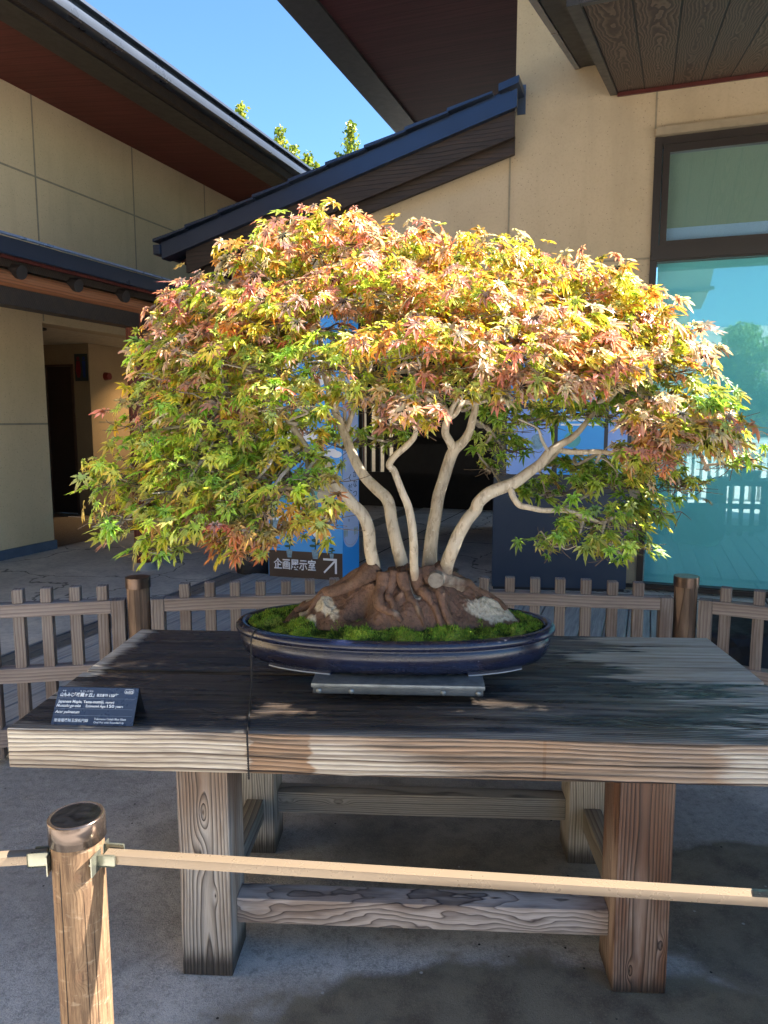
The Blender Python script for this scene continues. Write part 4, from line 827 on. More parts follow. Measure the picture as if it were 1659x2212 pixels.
TR.append([(898, 1275, 2.035), (897, 1258, 2.03), (895, 1220, 2.01), (893, 1172, 1.97), (890, 1135, 1.965), (882, 1094, 1.96), (870, 1066, 1.955), (859, 1037, 1.95), (851, 1016, 1.95), (841, 1006, 1.945), (845, 995, 1.94), (857, 981, 1.93), (879, 962, 1.92), (895, 944, 1.91), (899, 924, 1.90), (906, 900, 1.88), (900, 850, 1.87), (896, 800, 1.86)])
trunk(TR[2], [10.5, 9, 9, 8.5, 8.5, 8, 7.5, 7, 7, 7, 7, 6.5, 6.5, 5.5, 5, 4.5, 4, 3], 3)
TR.append([(930, 1262, 2.13), (928, 1232, 2.13), (929, 1198, 2.13), (933, 1157, 2.13), (941, 1110, 2.13), (948, 1072, 2.14), (958, 1034, 2.14), (970, 997, 2.15), (981, 973, 2.15), (1001, 954, 2.15), (1014, 931, 2.15), (1021, 905, 2.15), (1030, 870, 2.16), (1045, 800, 2.17), (1060, 720, 2.18), (1070, 640, 2.18)])
trunk(TR[3], [18, 15.5, 15, 14.5, 14, 14, 13.5, 13.5, 13, 10.5, 9, 8.5, 7, 6, 4.5, 2.5], 4, [
    ([(982, 978, 2.15), (973, 957, 2.14), (962, 937, 2.12), (964, 915, 2.1), (970, 900, 2.09), (955, 880, 2.07), (925, 862, 2.05), (905, 840, 2.04)], [10, 9.5, 8.5, 8, 7, 6, 5, 4]),
    ([(968, 905, 2.09), (985, 893, 2.1), (995, 875, 2.11), (1010, 868, 2.12), (1026, 873, 2.14), (1050, 865, 2.15)], [6.5, 6, 5.5, 5.5, 4.5, 3]),
    ([(972, 895, 2.09), (985, 868, 2.05), (1005, 850, 2.02), (1015, 820, 2.0), (1010, 760, 1.98)], [5, 4.5, 3.5, 3, 2])])
TR.append([(955, 1268, 2.075), (958, 1250, 2.07), (964, 1226, 2.06), (977, 1188, 2.03), (989, 1157, 2.03), (1008, 1125, 2.02), (1027, 1103, 2.02), (1034, 1085, 2.01), (1055, 1066, 2.01), (1087, 1053, 2.01), (1112, 1042, 2.01), (1140, 1022, 2.02), (1168, 1001, 2.03), (1186, 978, 2.04), (1208, 961, 2.05), (1232, 948, 2.06), (1250, 933, 2.07), (1263, 917, 2.08), (1283, 893, 2.1), (1305, 875, 2.1), (1340, 840, 2.1)])
trunk(TR[4], [17, 14.5, 14, 14, 14, 13.5, 13, 13, 13, 13, 12, 11, 10, 9.5, 8.5, 7.5, 6.5, 6, 5, 4.5, 3], 5, [
    ([(1100, 1050, 2.01), (1104, 1060, 2.0), (1110, 1076, 1.99), (1122, 1091, 1.98), (1142, 1096, 1.97), (1173, 1102, 1.96), (1217, 1103, 1.95), (1252, 1111, 1.94), (1300, 1130, 1.93)], [7, 7, 6.5, 6.5, 6, 5.5, 5, 4.5, 3]),
    ([(1188, 975, 2.04), (1205, 971, 2.05), (1228, 976, 2.06), (1262, 977, 2.06), (1300, 976, 2.05), (1360, 985, 2.0), (1430, 975, 1.97)], [6.5, 6, 6, 5.5, 5, 4, 3])])
# cut-off stub on the root base
b = MB().cyl(at(943, 1250, 2.02) - TO, at(941, 1254, 1.985) - TO, .024, .021, 20).out('pruned_stub', simple('grey_cut_wood', (.19, .165, .14), .8, 0, .4, 60, bump=.6), tree, True)

# foliage pads: x, y (photo columns/rows), depth, half sizes, half depth, colour zone
PADS = [
 # top / back
 (690, 525, 2.12, 125, 62, .20, 'T'), (590, 585, 2.08, 110, 65, .20, 'T'), (850, 560, 2.20, 150, 58, .22, 'T'), (1040, 585, 2.20, 150, 62, .22, 'Y'), (1220, 630, 2.15, 150, 66, .20, 'Y'), (1350, 690, 2.10, 95, 75, .18, 'Y'), (460, 665, 2.06, 100, 62, .20, 'TP'),
 (390, 730, 2.05, 70, 70, .15, 'TP'),
 # middle
 (600, 680, 1.92, 150, 62, .16, 'TP'), (800, 625, 1.98, 150, 55, .16, 'TP'), (1010, 660, 1.93, 150, 60, .16, 'T'), (1210, 730, 1.92, 140, 60, .15, 'T'), (1420, 775, 2.08, 100, 75, .18, 'P'),
 (390, 800, 2.0, 110, 66, .18, 'M'), (530, 775, 1.90, 140, 60, .15, 'M'), (720, 770, 1.88, 130, 50, .13, 'M'), (900, 750, 1.80, 160, 50, .14, 'T'), (1100, 765, 1.82, 160, 50, .14, 'T'), (1280, 800, 1.88, 120, 42, .12, 'P'),
 (640, 860, 1.86, 130, 50, .13, 'M'), (800, 850, 1.82, 100, 32, .10, 'M'), (890, 895, 1.75, 75, 26, .08, 'P'), (1010, 830, 1.85, 110, 30, .10, 'M'), (1170, 835, 1.85, 110, 32, .10, 'P'),
 (760, 950, 2.28, 70, 28, .08, 'G'), (850, 945, 2.32, 50, 25, .08, 'G'), (960, 850, 2.35, 150, 36, .12, 'G'), (1110, 900, 2.20, 110, 40, .12, 'G'),
 # right
 (1510, 880, 1.98, 70, 60, .12, 'G'), (1440, 900, 1.92, 95, 34, .11, 'P'), (1520, 945, 1.86, 95, 38, .10, 'P'), (1590, 990, 1.90, 45, 25, .07, 'GP'), (1400, 985, 1.92, 70, 34, .10, 'P'), (1290, 885, 2.15, 120, 38, .12, 'G'),
 (1090, 960, 2.30, 70, 28, .08, 'G'), (1250, 1000, 2.28, 120, 26, .10, 'G'), (1060, 1005, 2.35, 30, 26, .06, 'G'), (1180, 1060, 2.25, 85, 22, .08, 'G'), (1330, 1035, 2.08, 100, 34, .12, 'G'), (1400, 1095, 2.0, 75, 32, .10, 'G'), (1300, 1120, 1.95, 120, 30, .12, 'G'), (1330, 1175, 1.90, 85, 34, .10, 'G'), (1190, 1165, 1.92, 75, 20, .08, 'G'),
 (1470, 1040, 2.02, 55, 26, .08, 'G'),
 # left
 (330, 905, 2.0, 75, 40, .12, 'M'), (450, 900, 1.92, 120, 40, .12, 'M'), (340, 985, 1.95, 110, 42, .12, 'G2'), (470, 965, 1.95, 140, 38, .13, 'G2'), (610, 985, 1.95, 120, 30, .10, 'G2'), (250, 1030, 1.92, 65, 34, .10, 'G2'), (380, 1050, 1.88, 140, 42, .12, 'GM'), (560, 1060, 1.85, 120, 38, .11, 'GM'),
 (680, 1030, 1.86, 75, 26, .08, 'G2'), (680, 1115, 1.80, 70, 34, .07, 'GR'), (270, 1110, 1.85, 80, 34, .10, 'GM'), (400, 1130, 1.82, 110, 34, .10, 'GM'), (530, 1145, 1.80, 90, 28, .09, 'R'), (340, 1180, 1.80, 45, 26, .07, 'GM'), (520, 1180, 1.78, 55, 16, .05, 'R'), (600, 920, 2.15, 130, 36, .12, 'G2'),
 # between the layers
 (470, 740, 1.98, 110, 45, .14, 'TP'), (700, 700, 2.02, 130, 45, .12, 'T'), (900, 690, 2.02, 140, 40, .12, 'T'), (1110, 700, 2.0, 130, 40, .12, 'Y'), (1300, 760, 2.0, 100, 40, .12, 'P'), (460, 840, 1.95, 120, 34, .12, 'M'), (580, 730, 1.95, 110, 34, .10, 'TP'), (350, 860, 2.0, 80, 30, .10, 'M'), (540, 930, 1.95, 100, 28, .10, 'G2'), (430, 1005, 1.9, 110, 26, .10, 'G2'), (600, 1020, 1.9, 90, 22, .08, 'G2'), (480, 1095, 1.84, 110, 26, .08, 'GM'),
 # far side of the crown (seen from other positions)
 (650, 680, 2.40, 150, 80, .16, 'M'), (900, 660, 2.45, 170, 80, .16, 'M'), (1150, 720, 2.42, 150, 80, .16, 'M'), (500, 820, 2.30, 130, 60, .14, 'M'), (1330, 830, 2.32, 110, 50, .14, 'G'), (1000, 760, 2.45, 150, 40, .12, 'G'), (780, 790, 2.42, 110, 40, .12, 'G')]
HOLES = [(662, 1228, 98, 36), (662, 1215, 80, 26),   # openings through which the sign, trunks and passage show (columns, rows, radii)
 (720, 690, 40, 22), (770, 700, 26, 16), (690, 735, 22, 10), (1110, 730, 26, 16), (700, 820, 20, 16), (648, 1008, 30, 16), (560, 1012, 20, 9), (930, 985, 95, 42), (1180, 925, 30, 15), (1255, 960, 42, 20), (1150, 990, 22, 16), (520, 885, 20, 10), (500, 900, 14, 10), (880, 1150, 170, 90), (690, 1060, 30, 14), (610, 1100, 22, 8), (1140, 1130, 60, 26), (240, 1085, 14, 8), (1040, 1060, 60, 40), (820, 1040, 75, 60), (1000, 905, 36, 30), (790, 905, 12, 20)]
PALS = {  # surface rgb
 'pink': (.66, .30, .28), 'rose': (.50, .14, .15), 'mauve': (.40, .245, .25), 'orange': (.62, .26, .08), 'amber': (.62, .37, .09), 'yellow': (.56, .47, .07), 'lime': (.50, .56, .10), 'green': (.31, .46, .08), 'dgreen': (.16, .29, .055), 'olive': (.45, .47, .16), 'bronze': (.44, .29, .14), 'rust': (.50, .21, .12), 'buff': (.64, .49, .42)}
ZONE = {'T': dict(pink=.32, orange=.10, amber=.10, yellow=.10, buff=.22, mauve=.07, lime=.09), 'Y': dict(yellow=.22, amber=.16, orange=.10, lime=.12, buff=.20, pink=.20),
 'TP': dict(pink=.28, mauve=.16, rose=.07, orange=.05, amber=.06, lime=.12, olive=.06, yellow=.08, buff=.12), 'P': dict(buff=.42, pink=.20, mauve=.12, amber=.07, yellow=.10, orange=.03, olive=.06),
 'M': dict(lime=.24, olive=.20, green=.14, mauve=.10, pink=.08, bronze=.08, yellow=.10, buff=.06), 'G': dict(green=.46, dgreen=.16, lime=.20, olive=.16, bronze=.02), 'G2': dict(lime=.40, green=.20, olive=.18, bronze=.06, yellow=.14, mauve=.02),
 'GM': dict(green=.16, olive=.28, lime=.26, bronze=.14, mauve=.10, yellow=.06), 'R': dict(rust=.26, bronze=.26, mauve=.14, olive=.14, lime=.08, rose=.12), 'GR': dict(lime=.30, yellow=.16, olive=.16, rust=.12, bronze=.16, amber=.10), 'GP': dict(green=.5, mauve=.25, bronze=.25)}
rs = np.random.RandomState(11)
# leaf templates: seven toothed lobes
def leaf_template(seed):
    r = np.random.RandomState(seed); ang = np.radians([0, 36, -36, 74, -74, 122, -122]); ln = np.array([1., .93, .93, .74, .74, .42, .42]) * (1 + .08 * r.randn(7)); order = np.argsort(-ang); ang = ang[order] + .05 * r.randn(7); ln = ln[order]
    P = []; kind = []
    for i in range(7):
        a_, l = ang[i], ln[i]; wdt = .132 * (l ** .5) * (1 + .1 * r.randn()); dx, dy = math.sin(a_), math.cos(a_); nx, ny = dy, -dx   # left side first
        if i == 0: P.append((dx * .06 - .02 * dx, -.05)); kind.append(0)
        for f, wf in ((.34, .62), (.52, 1.0), (.60, .70), (.74, .62), (.78, .40)): P.append((dx * l * f - nx * wdt * wf * 1., dy * l * f - ny * wdt * wf)); kind.append(1)
        P.append((dx * l, dy * l)); kind.append(2)
        for f, wf in ((.78, .40), (.74, .62), (.60, .70), (.52, 1.0), (.34, .62)): P.append((dx * l * f + nx * wdt * wf, dy * l * f + ny * wdt * wf)); kind.append(1)
        if i < 6:
            am = (ang[i] + ang[i + 1]) / 2; P.append((math.sin(am) * .22, math.cos(am) * .22)); kind.append(3)
    P = np.array(P); ring = np.arctan2(P[:, 0], P[:, 1]); n = len(P)
    dist = np.linalg.norm(P, axis=1)
    z = -.16 * dist ** 2 + .05 * np.sin(ring * 3 + r.rand() * 6) * dist
    # fold: edges of each lobe raised relative to midrib
    z = z + np.array([.045 if k == 1 else 0 for k in kind])
    V = np.vstack([[0, 0, 0], np.column_stack([P, z])]); F = [(0, i + 1, (i + 1) % n + 1) for i in range(n)]
    tipness = np.r_[0, np.clip(dist, 0, 1)]
    return V, np.array(F), tipness
TPL = [leaf_template(s) for s in range(6)]
tot = sum(p[3] * p[4] for p in PADS); NL = 12000
Ls = []                                     # pos, normal, dir, size, colour
pads3 = []
for (px, py, Y, rx, rz_, rd, zone) in PADS:
    c = np.array(at(px, py, Y)); sc = np.linalg.norm(c - np.array((0, 0, H))) * .985 / fpx; ax_, az_ = rx * sc, rz_ * sc; pads3.append((c, ax_, az_, rd, zone))
    n = int(NL * (rx * rz_) / tot * (1.25 if zone in ('P', 'R') else .66 if zone in ('G2', 'GM', 'M', 'G') else 1.)); 
    if Y > 2.38: n = int(n * .6)
    names = list(ZONE[zone]); pr = np.array([ZONE[zone][k] for k in names]); pr = pr / pr.sum()
    for _ in range(n):
        d = rs.randn(3); d /= np.linalg.norm(d)
        if d[2] < -.15 and rs.rand() < .7: d[2] = -d[2]
        rr0 = rs.rand() ** .28 if rs.rand() < .8 else rs.rand() ** .5
        p = c + d * rr0 * np.array([ax_, rd, az_]) + np.clip(rs.randn(3), -1.7, 1.7) * np.array([.018, .015, .018])
        dx, dy = proj(*p); ok = True
        for hx, hy, h1, h2 in HOLES:
            if ((dx - hx) / h1) ** 2 + ((dy - hy) / h2) ** 2 < 1 and rs.rand() < .93: ok = False; break
        if not ok: continue
        Ls.append((p, c, d, rr0, zone, names[rs.choice(len(names), p=pr)]))
CC = np.array([.12, 2.12, 1.2])
Vs, Fs, Cs = [], [], []; off = 0; stems = []
for p, c, d, rr0, zone, nm in Ls:
    o = (p - c) * np.array([1, 1, 0]) / .25 * .8 + (p - CC) * np.array([1, 1.3, 0]) * .8 + np.array([rs.randn() * .35, rs.randn() * .35 - .22, 0]); ln = np.linalg.norm(o) + 1e-6; o /= ln
    tilt = R(rs.uniform(4, 38) if rs.rand() < .5 else rs.uniform(38, 80)) if rr0 > .6 else R(rs.uniform(5, 60)); yaw = rs.randn() * .45; cy_, sy_ = math.cos(yaw), math.sin(yaw); o = np.array([o[0] * cy_ - o[1] * sy_, o[0] * sy_ + o[1] * cy_, 0])
    t_dir = o * math.cos(tilt) + np.array([0, 0, -1]) * math.sin(tilt); nrm = o * math.sin(tilt) + np.array([0, 0, 1]) * math.cos(tilt); side = np.cross(t_dir, nrm)
    roll = rs.randn() * .35; nrm2 = nrm * math.cos(roll) + side * math.sin(roll); side2 = side * math.cos(roll) - nrm * math.sin(roll)
    size = rs.choice([rs.uniform(.020, .033), rs.uniform(.033, .052)], p=[.45, .55]) * (1.05 if zone in ('P', 'R', 'GM') else .95) * (1 if rr0 > .7 else .9)
    V, F, tip = TPL[rs.randint(6)]; M_ = np.stack([side2, t_dir, nrm2]) * size; cur = rs.uniform(-.3, 1.9); Vl = V * np.array([1, 1, cur]); W_ = Vl @ M_ + p
    Vs.append(W_ - TOn); Fs.append(F + off); off += len(V)
    base = np.array(PALS[nm]) * rs.uniform(.8, 1.2) * (1.22 if zone in ('M', 'G2', 'GM', 'GR', 'R') else 1.);  # left and lower zones lightened to suggest sun coming through the crown
    if rr0 < .72 and nm in ('pink', 'rose', 'mauve', 'buff', 'rust'): base = np.array(PALS['lime' if zone in ('T', 'TP', 'Y', 'P') else 'olive']) * rs.uniform(.8, 1.1)
    tipc = base * np.array([1.15, .72, .75]) if rs.rand() < .6 else base * np.array([1.1, 1.1, .9]); cen = base * np.array([.9, 1.15, 1.])
    k = tip[:, None]; Cs.append(cen * (1 - k) + tipc * k)
    if rs.rand() < .3: stems.append((p, p - t_dir * size * rs.uniform(.25, .5) * (1 if c[2] < 1.6 else .4)))
Vs = np.concatenate(Vs); Fs = np.concatenate(Fs); Cs = np.concatenate(Cs)
def leaf_mat():
    m = N('maple_leaf_translucent', .38, .9); ca = m.node('ShaderNodeVertexColor', layer_name='tint').outputs[0]
    f = m.noise(240, 2, .6); c = m.mix(m.math('MULTIPLY', m.step(f, .4, .7), .18), ca, (.9, .8, .5), 'MULTIPLY'); m.set('Base Color', c); m.set('Roughness', .34); m.set('Specular IOR Level', .95); m.bump(f, .25, .002)
    hs = m.node('ShaderNodeHueSaturation', {'Saturation': 1.05, 'Value': 1.5, 'Color': ca}).outputs[0]; tc = m.mix(.45, hs, m.mix(1., hs, (1.0, .95, .25), 'MULTIPLY')); tc = m.mix(.16, tc, (.70, .66, .08))
    tr = m.node('ShaderNodeBsdfTranslucent', {'Color': tc}); mx = m.node('ShaderNodeMixShader', {0: .52, 1: m.p.outputs[0], 2: tr.outputs[0]}); m.t.links.new(mx.outputs[0], m.o.inputs[0]); return m.m
npmesh('foliage', Vs, Fs, leaf_mat(), tree, colors=Cs)
# boughs and twigs reaching the pads
ends = [np.array(at(*q)) for tr_, k0 in zip(TR, (9, 11, 14, 11, 14)) for q in tr_[k0:]] + [np.array(at(*q)) for q in ((905, 840, 2.04), (1050, 865, 2.15), (1010, 760, 1.98), (1300, 1130, 1.93), (1252, 1111, 1.94), (1430, 975, 1.97), (1300, 976, 2.05), (850, 600, 2.22), (830, 690, 2.22))]
ends = np.array(ends); parts_b, parts_d = [], []
def wob_path(a_, b, amp, n, rs):
    P = [a_ + (b - a_) * k / n + (rs.randn(3) * amp if 0 < k < n else 0) for k in range(n + 1)]; return catmull(P, 3)
for i, (c, ax_, az_, rd, zone) in enumerate(pads3):
    dd = np.linalg.norm((ends - c) * np.array([1, 1, 1.2]), axis=1); e = ends[np.argmin(dd)]; L_ = np.linalg.norm(c - e); cb = c - np.array([0, 0, az_ * .35])
    if L_ > .03:
        P = wob_path(e, cb, .012 + L_ * .04, 4, rs); parts_b.append(tube(P - TOn, np.linspace(.0065 if L_ > .12 else .0045, .0028, len(P)), 8, .12, i))
    for k in range(9):
        a_ = rs.rand() * 6.283; r1 = rs.uniform(.45, .95); q = cb + np.array([math.cos(a_) * ax_ * r1, math.sin(a_) * rd * r1, az_ * rs.uniform(-.3, .2)])
        P = wob_path(cb, q, .010, 3, rs); (parts_b if rs.rand() < .6 else parts_d).append(tube(P - TOn, np.linspace(.0026, .0010, len(P)), 6, .1, k))
        for _ in range(3):
            s0 = P[rs.randint(3, len(P))]; q2 = s0 + (rs.randn(3) * np.array([1, 1, .5]) * .035 + np.array([0, 0, .0])); P2 = wob_path(s0, q2, .004, 2, rs); parts_d.append(tube(P2 - TOn, np.linspace(.0012, .0007, len(P2)), 4, 0, 1))
for a_, b in stems: P = np.array([a_, (a_ + b) / 2 + np.array([0, 0, .002]), b]); parts_d.append(tube(P - TOn, [.0006] * 3, 4, 0, 1))
# little branchlets on the trunks and the pale twiggy branch at lower left
for q in ([(747, 1071, 1.98), (700, 1062, 1.93), (650, 1052, 1.9), (600, 1040, 1.88), (560, 1030, 1.88)], [(640, 1050, 1.9), (615, 1010, 1.9), (600, 985, 1.9)], [(600, 1040, 1.88), (575, 1062, 1.88), (540, 1050, 1.88)], [(620, 1046, 1.89), (640, 1020, 1.9), (655, 1000, 1.92)], [(1186, 978, 2.04), (1170, 950, 2.0), (1160, 925, 1.98), (1120, 905, 1.96)], [(1087, 1053, 2.03), (1075, 1035, 2.2), (1060, 1010, 2.33)], [(1256, 1110, 1.94), (1258, 1130, 1.93), (1250, 1155, 1.92), (1225, 1170, 1.91)], [(925, 862, 2.05), (915, 830, 2.0), (918, 790, 1.95)], [(1210, 1103, 1.95), (1240, 1085, 2.0), (1290, 1060, 2.05)]):
    P = catmull(path(q), 5); parts_b.append(tube(P, np.linspace(.0048, .0022, len(P)), 8, .15, 5))
V, F = join(parts_b); npmesh('branches', V, F, twig_m, tree, True)
V, F = join(parts_d); npmesh('twigs', V, F, twig_d, tree, True)

# ------------------------------------------------------------------ cord over the pot
cpts = [Vector((-.345, 1.945, .832)), Vector((-.350, 1.915, .827)), Vector((-.352, 1.902, .812)), Vector((-.352, 1.90, .76)), Vector((-.352, 1.895, .70)), Vector((-.350, 1.86, .667)), Vector((-.335, 1.76, .664)), Vector((-.322, 1.664, .664)), Vector((-.321, 1.657, .655)), Vector((-.320, 1.656, .60)), Vector((-.3195, 1.657, .553))]
P = catmull([tuple(p) for p in cpts], 14); parts = []; s = np.r_[0, np.cumsum(np.linalg.norm(np.diff(P, axis=0), axis=1))]; P = np.stack([np.interp(np.linspace(0, s[-1], 260), s, P[:, k]) for k in range(3)], 1)
for k in range(2):
    ph = np.linspace(0, s[-1], 260) * 6.283 / .012 + math.pi * k; T_ = np.gradient(P, axis=0); T_ /= np.linalg.norm(T_, axis=1)[:, None]; U = np.cross(T_, [1, 0, 0]); U /= np.linalg.norm(U, axis=1)[:, None]; W_ = np.cross(T_, U)
    parts.append(tube(P + (U * np.cos(ph)[:, None] + W_ * np.sin(ph)[:, None]) * .0013, [.0015] * 260, 6))
V, F = join(parts); cd = npmesh('tie_cord', V, F, simple('black_twisted_cord', (.018, .016, .016), .7), None, True); tag(cd, 'black twisted cord tying the pot down over the plank edge', 'cord')

# ------------------------------------------------------------------ name plate
npl = empty('name_plate', (0, 0, 0), TY, 'folded dark blue name plate with white lettering at the left end of the bench', 'name plate')
F0, F1, TP0 = Vector((-.902, 1.677, .6605)), Vector((-.699, 1.677, .6605)), Vector((-.902, 1.727, .737)); upv = (TP0 - F0); PH = upv.length; PWd = .203
nrmv = Vector((1, 0, 0)).cross(upv.normalized())      # points to viewer/up
pm = simple('dark_slate_blue_plate', (.045, .062, .10), .28, .2, .15, 40)
MB().poly([F0, F1, F1 + upv, F0 + upv], -nrmv * .0022).out('front_panel', pm, npl)
bk = Vector((0, .032, -.0762)); MB().poly([F0 + upv + Vector((0, .0015, 0)), F1 + upv + Vector((0, .0015, 0)), F1 + upv + Vector((0, .0015, 0)) + bk, F0 + upv + Vector((0, .0015, 0)) + bk], Vector((0, .0022, 0))).out('back_panel', simple('black_plate_back', (.015, .017, .022), .4), npl)
Mn = face_matrix(F0, (1, 0, 0), upv) @ Matrix.Translation((0, 0, .0002)); k = PWd / 1310.        # plate units measured along its width
u_ = lambda v: v * k
it = [('山もみじ', .0085, .0690, .0105, dict(bold=.00025, w=.034)), ('「武蔵ヶ丘」', .044, .0690, .0105, dict(bold=.00025, w=.050)), ('推定樹齢', .100, .0695, .0080, dict(bold=.00012, w=.028)), ('150年', .132, .0690, .0095, dict(bold=.0002, w=.023)),
      ('やま', .012, .0805, .0042, dict(w=.009)), ('む さし が おか', .057, .0805, .0042, dict(w=.033)), ('A-073', .171, .0790, .0082, dict(bold=.00012, w=.018)),
      ('Japanese Maple, Yama-momiji,', .006, .0530, .0100, dict(bold=.00018, w=.116)), ('named', .126, .0530, .0075, dict(bold=.0001, w=.021)), ('Musashi-ga-oka', .004, .0430, .0098, dict(bold=.0001, shear=.25, w=.061)), ('Estimated Age:', .078, .0430, .0085, dict(bold=.0001, w=.050)), ('150', .131, .0430, .0100, dict(bold=.0002, w=.018)), ('years', .152, .0430, .0090, dict(bold=.0001, w=.019)),
      ('Acer palmatum', .004, .0280, .0098, dict(bold=.00012, shear=.25, w=.061)), ('常滑瑠璃釉玉縁楕円鉢', .006, .0075, .0088, dict(bold=.0001, w=.085)), ('Tokoname Cobalt Blue Glaze', .105, .0130, .0064, dict(bold=.0001, w=.079)), ('Oval Pot with Rounded Lip', .105, .0050, .0064, dict(bold=.0001, w=.075))]
inkw = simple('white_engraved_ink', (.72, .76, .80), .5, 0, .02)
texts('lettering', it, inkw, npl, Mn, .0003)
flat('ruled_line', simple('thin_grey_blue_rule', (.22, .27, .34), .5), npl, Mn, [[(.004, y0), (PWd - .006, y0), (PWd - .006, y0 + .0005), (.004, y0 + .0005)] for y0 in (.0640, .0385, .0225)], .0001, .0004)
def rring(x0, x1, y0, y1, r, w_):
    o_ = []; 
    def rc(x0, x1, y0, y1, r): return [(cx + r * math.cos(a_), cy + r * math.sin(a_)) for cx, cy, s_ in ((x1 - r, y1 - r, 0), (x0 + r, y1 - r, 1), (x0 + r, y0 + r, 2), (x1 - r, y0 + r, 3)) for a_ in np.linspace(s_ * 1.5708, (s_ + 1) * 1.5708, 5)]
    a_, b = rc(x0, x1, y0, y1, r), rc(x0 + w_, x1 - w_, y0 + w_, y1 - w_, r - w_); n = len(a_); return [[a_[i], a_[(i + 1) % n], b[(i + 1) % n], b[i]] for i in range(n)]
flat('number_ring', inkw, npl, Mn, rring(.1685, .1915, .0770, .0880, .0045, .0007), .0001, .0005)

# ------------------------------------------------------------------ front barrier
BX, BY = -.508, 1.150; TP = .752
bp = empty('barrier_post', (BX, BY, 0), 0, 'sunlit round timber post with brown metal cap at the lower left', 'post')
def cracked():
    m = N('sun_bleached_cracked_post_wood', .75, .3); x, y, z = m.xyz(); an_ = m.math('ARCTAN2', y, x)
    n1 = m.noise(1., 3, .5, m.vec(m.math('MULTIPLY', x, 12.), m.math('MULTIPLY', y, 12.), m.math('MULTIPLY', z, 2.2)))
    kn = None; av = m.math('MULTIPLY', an_, .045)
    ring = m.math('ADD', m.math('MULTIPLY', av, 1.), m.math('MULTIPLY', n1, .035))
    for ka, kz, s_ in ((-1.25, .665, .013), (-2.35, .625, .010), (-1.35, .49, .013), (-1.0, .36, .014)):
        dx = m.math('DIVIDE', m.math('SUBTRACT', av, ka * .045), s_); dz = m.math('DIVIDE', m.math('SUBTRACT', z, kz), s_ * 1.3); d = m.math('ADD', m.math('MULTIPLY', dx, dx), m.math('MULTIPLY', dz, dz)); g_ = m.math('POWER', 2.718, m.math('MULTIPLY', d, -1.)); ring = m.math('ADD', ring, m.math('MULTIPLY', g_, .022)); g2 = m.math('POWER', 2.718, m.math('MULTIPLY', d, -3.)); kn = g2 if kn is None else m.math('MAXIMUM', kn, g2)
    fr = m.math('FRACT', m.math('DIVIDE', ring, .0065)); pf = m.ramp(fr, [(0, 0.), (.5, .2), (.85, .9), (.95, 1.), (1., 0.)])
    fib = m.noise(1., 5, .7, m.vec(m.math('MULTIPLY', x, 160.), m.math('MULTIPLY', y, 160.), m.math('MULTIPLY', z, 16.))); hz = m.noise(1., 4, .65, m.vec(m.math('MULTIPLY', x, 40.), m.math('MULTIPLY', y, 40.), m.math('MULTIPLY', z, 110.)))
    c = m.mix(m.step(fib, .35, .65), (.25, .155, .085), (.13, .075, .042)); c = m.mix(m.math('MULTIPLY', pf, .38), c, (.10, .055, .03)); c = m.mix(m.math('MULTIPLY', m.step(hz, .56, .70), .35), c, (.42, .33, .23)); c = m.mix(m.math('MULTIPLY', kn, .7), c, m.mix(m.step(fib, .4, .6), (.25, .13, .07), (.05, .028, .018)))
    cr_ = None
    for ka, wz, zlo, zhi in ((-1.92, .0011, -.1, .70), (-1.05, .0005, .2, .64), (-.72, .0005, -.1, .58), (-2.5, .0005, .0, .5), (-1.4, .0004, .0, .40)):
        l = m.math('ABSOLUTE', m.math('SUBTRACT', m.math('ADD', av, m.math('MULTIPLY', m.math('SUBTRACT', m.noise(1., 3, .5, m.vec(0., 0., m.math('MULTIPLY', z, 9.))), .5), .006)), ka * .045)); q = m.math('MULTIPLY', m.step(l, wz * 1.5, wz * .7), m.math('MULTIPLY', m.step(z, zhi, zhi - .03), m.step(z, zlo, zlo + .03))); cr_ = q if cr_ is None else m.math('MAXIMUM', cr_, q)
    c = m.mix(cr_, c, (.012, .007, .005)); m.set('Base Color', c); m.bump(m.math('SUBTRACT', m.math('ADD', m.math('MULTIPLY', fib, .5), m.math('MULTIPLY', pf, .3)), m.math('MULTIPLY', cr_, 2.)), .7, .002); return m.m
MB().cyl((0, 0, 0), (0, 0, TP - .02), .0425, .0415, 64).out('post_shaft', cracked(), bp, True)
cp_ = MB(); Mt = Matrix.Translation((0, 0, TP - .019)) @ Matrix.Rotation(R(-1.2), 4, 'Y'); n = 64
prof = [(.0415, -.022), (.0450, -.022), (.0450, .015), (.0440, .0172), (.042, .0178), (.0385, .0165)]
Vv = [tuple(Mt @ Vector((r_ * math.cos(6.2832 * j / n), r_ * math.sin(6.2832 * j / n), z_))) for r_, z_ in prof for j in range(n)] + [tuple(Mt @ Vector((0, 0, .0165)))]
Ff = [(i * n + j, i * n + (j + 1) % n, (i + 1) * n + (j + 1) % n, (i + 1) * n + j) for i in range(len(prof) - 1) for j in range(n)] 
cpm = npmesh('metal_cap', Vv, Ff, simple('brown_bronze_cap_metal', (.17, .13, .11), .22, .85, .2, 25), bp, True)
MB().cyl(Mt @ Vector((0, 0, .012)), Mt @ Vector((0, 0, .0166)), .0384, .0384, 64).out('cap_top', simple('blue_black_sky_tint_metal', (.07, .075, .09), .16, .9, .5, 60), cpm)  # top disc coloured blue-black to suggest the sky it mirrors
steel = simple('stainless_bracket', (.30, .30, .24), .3, .8, .2, 30)
railm = simple('copper_brown_metal_rail', (.25, .185, .125), .28, .25, .12, 20)
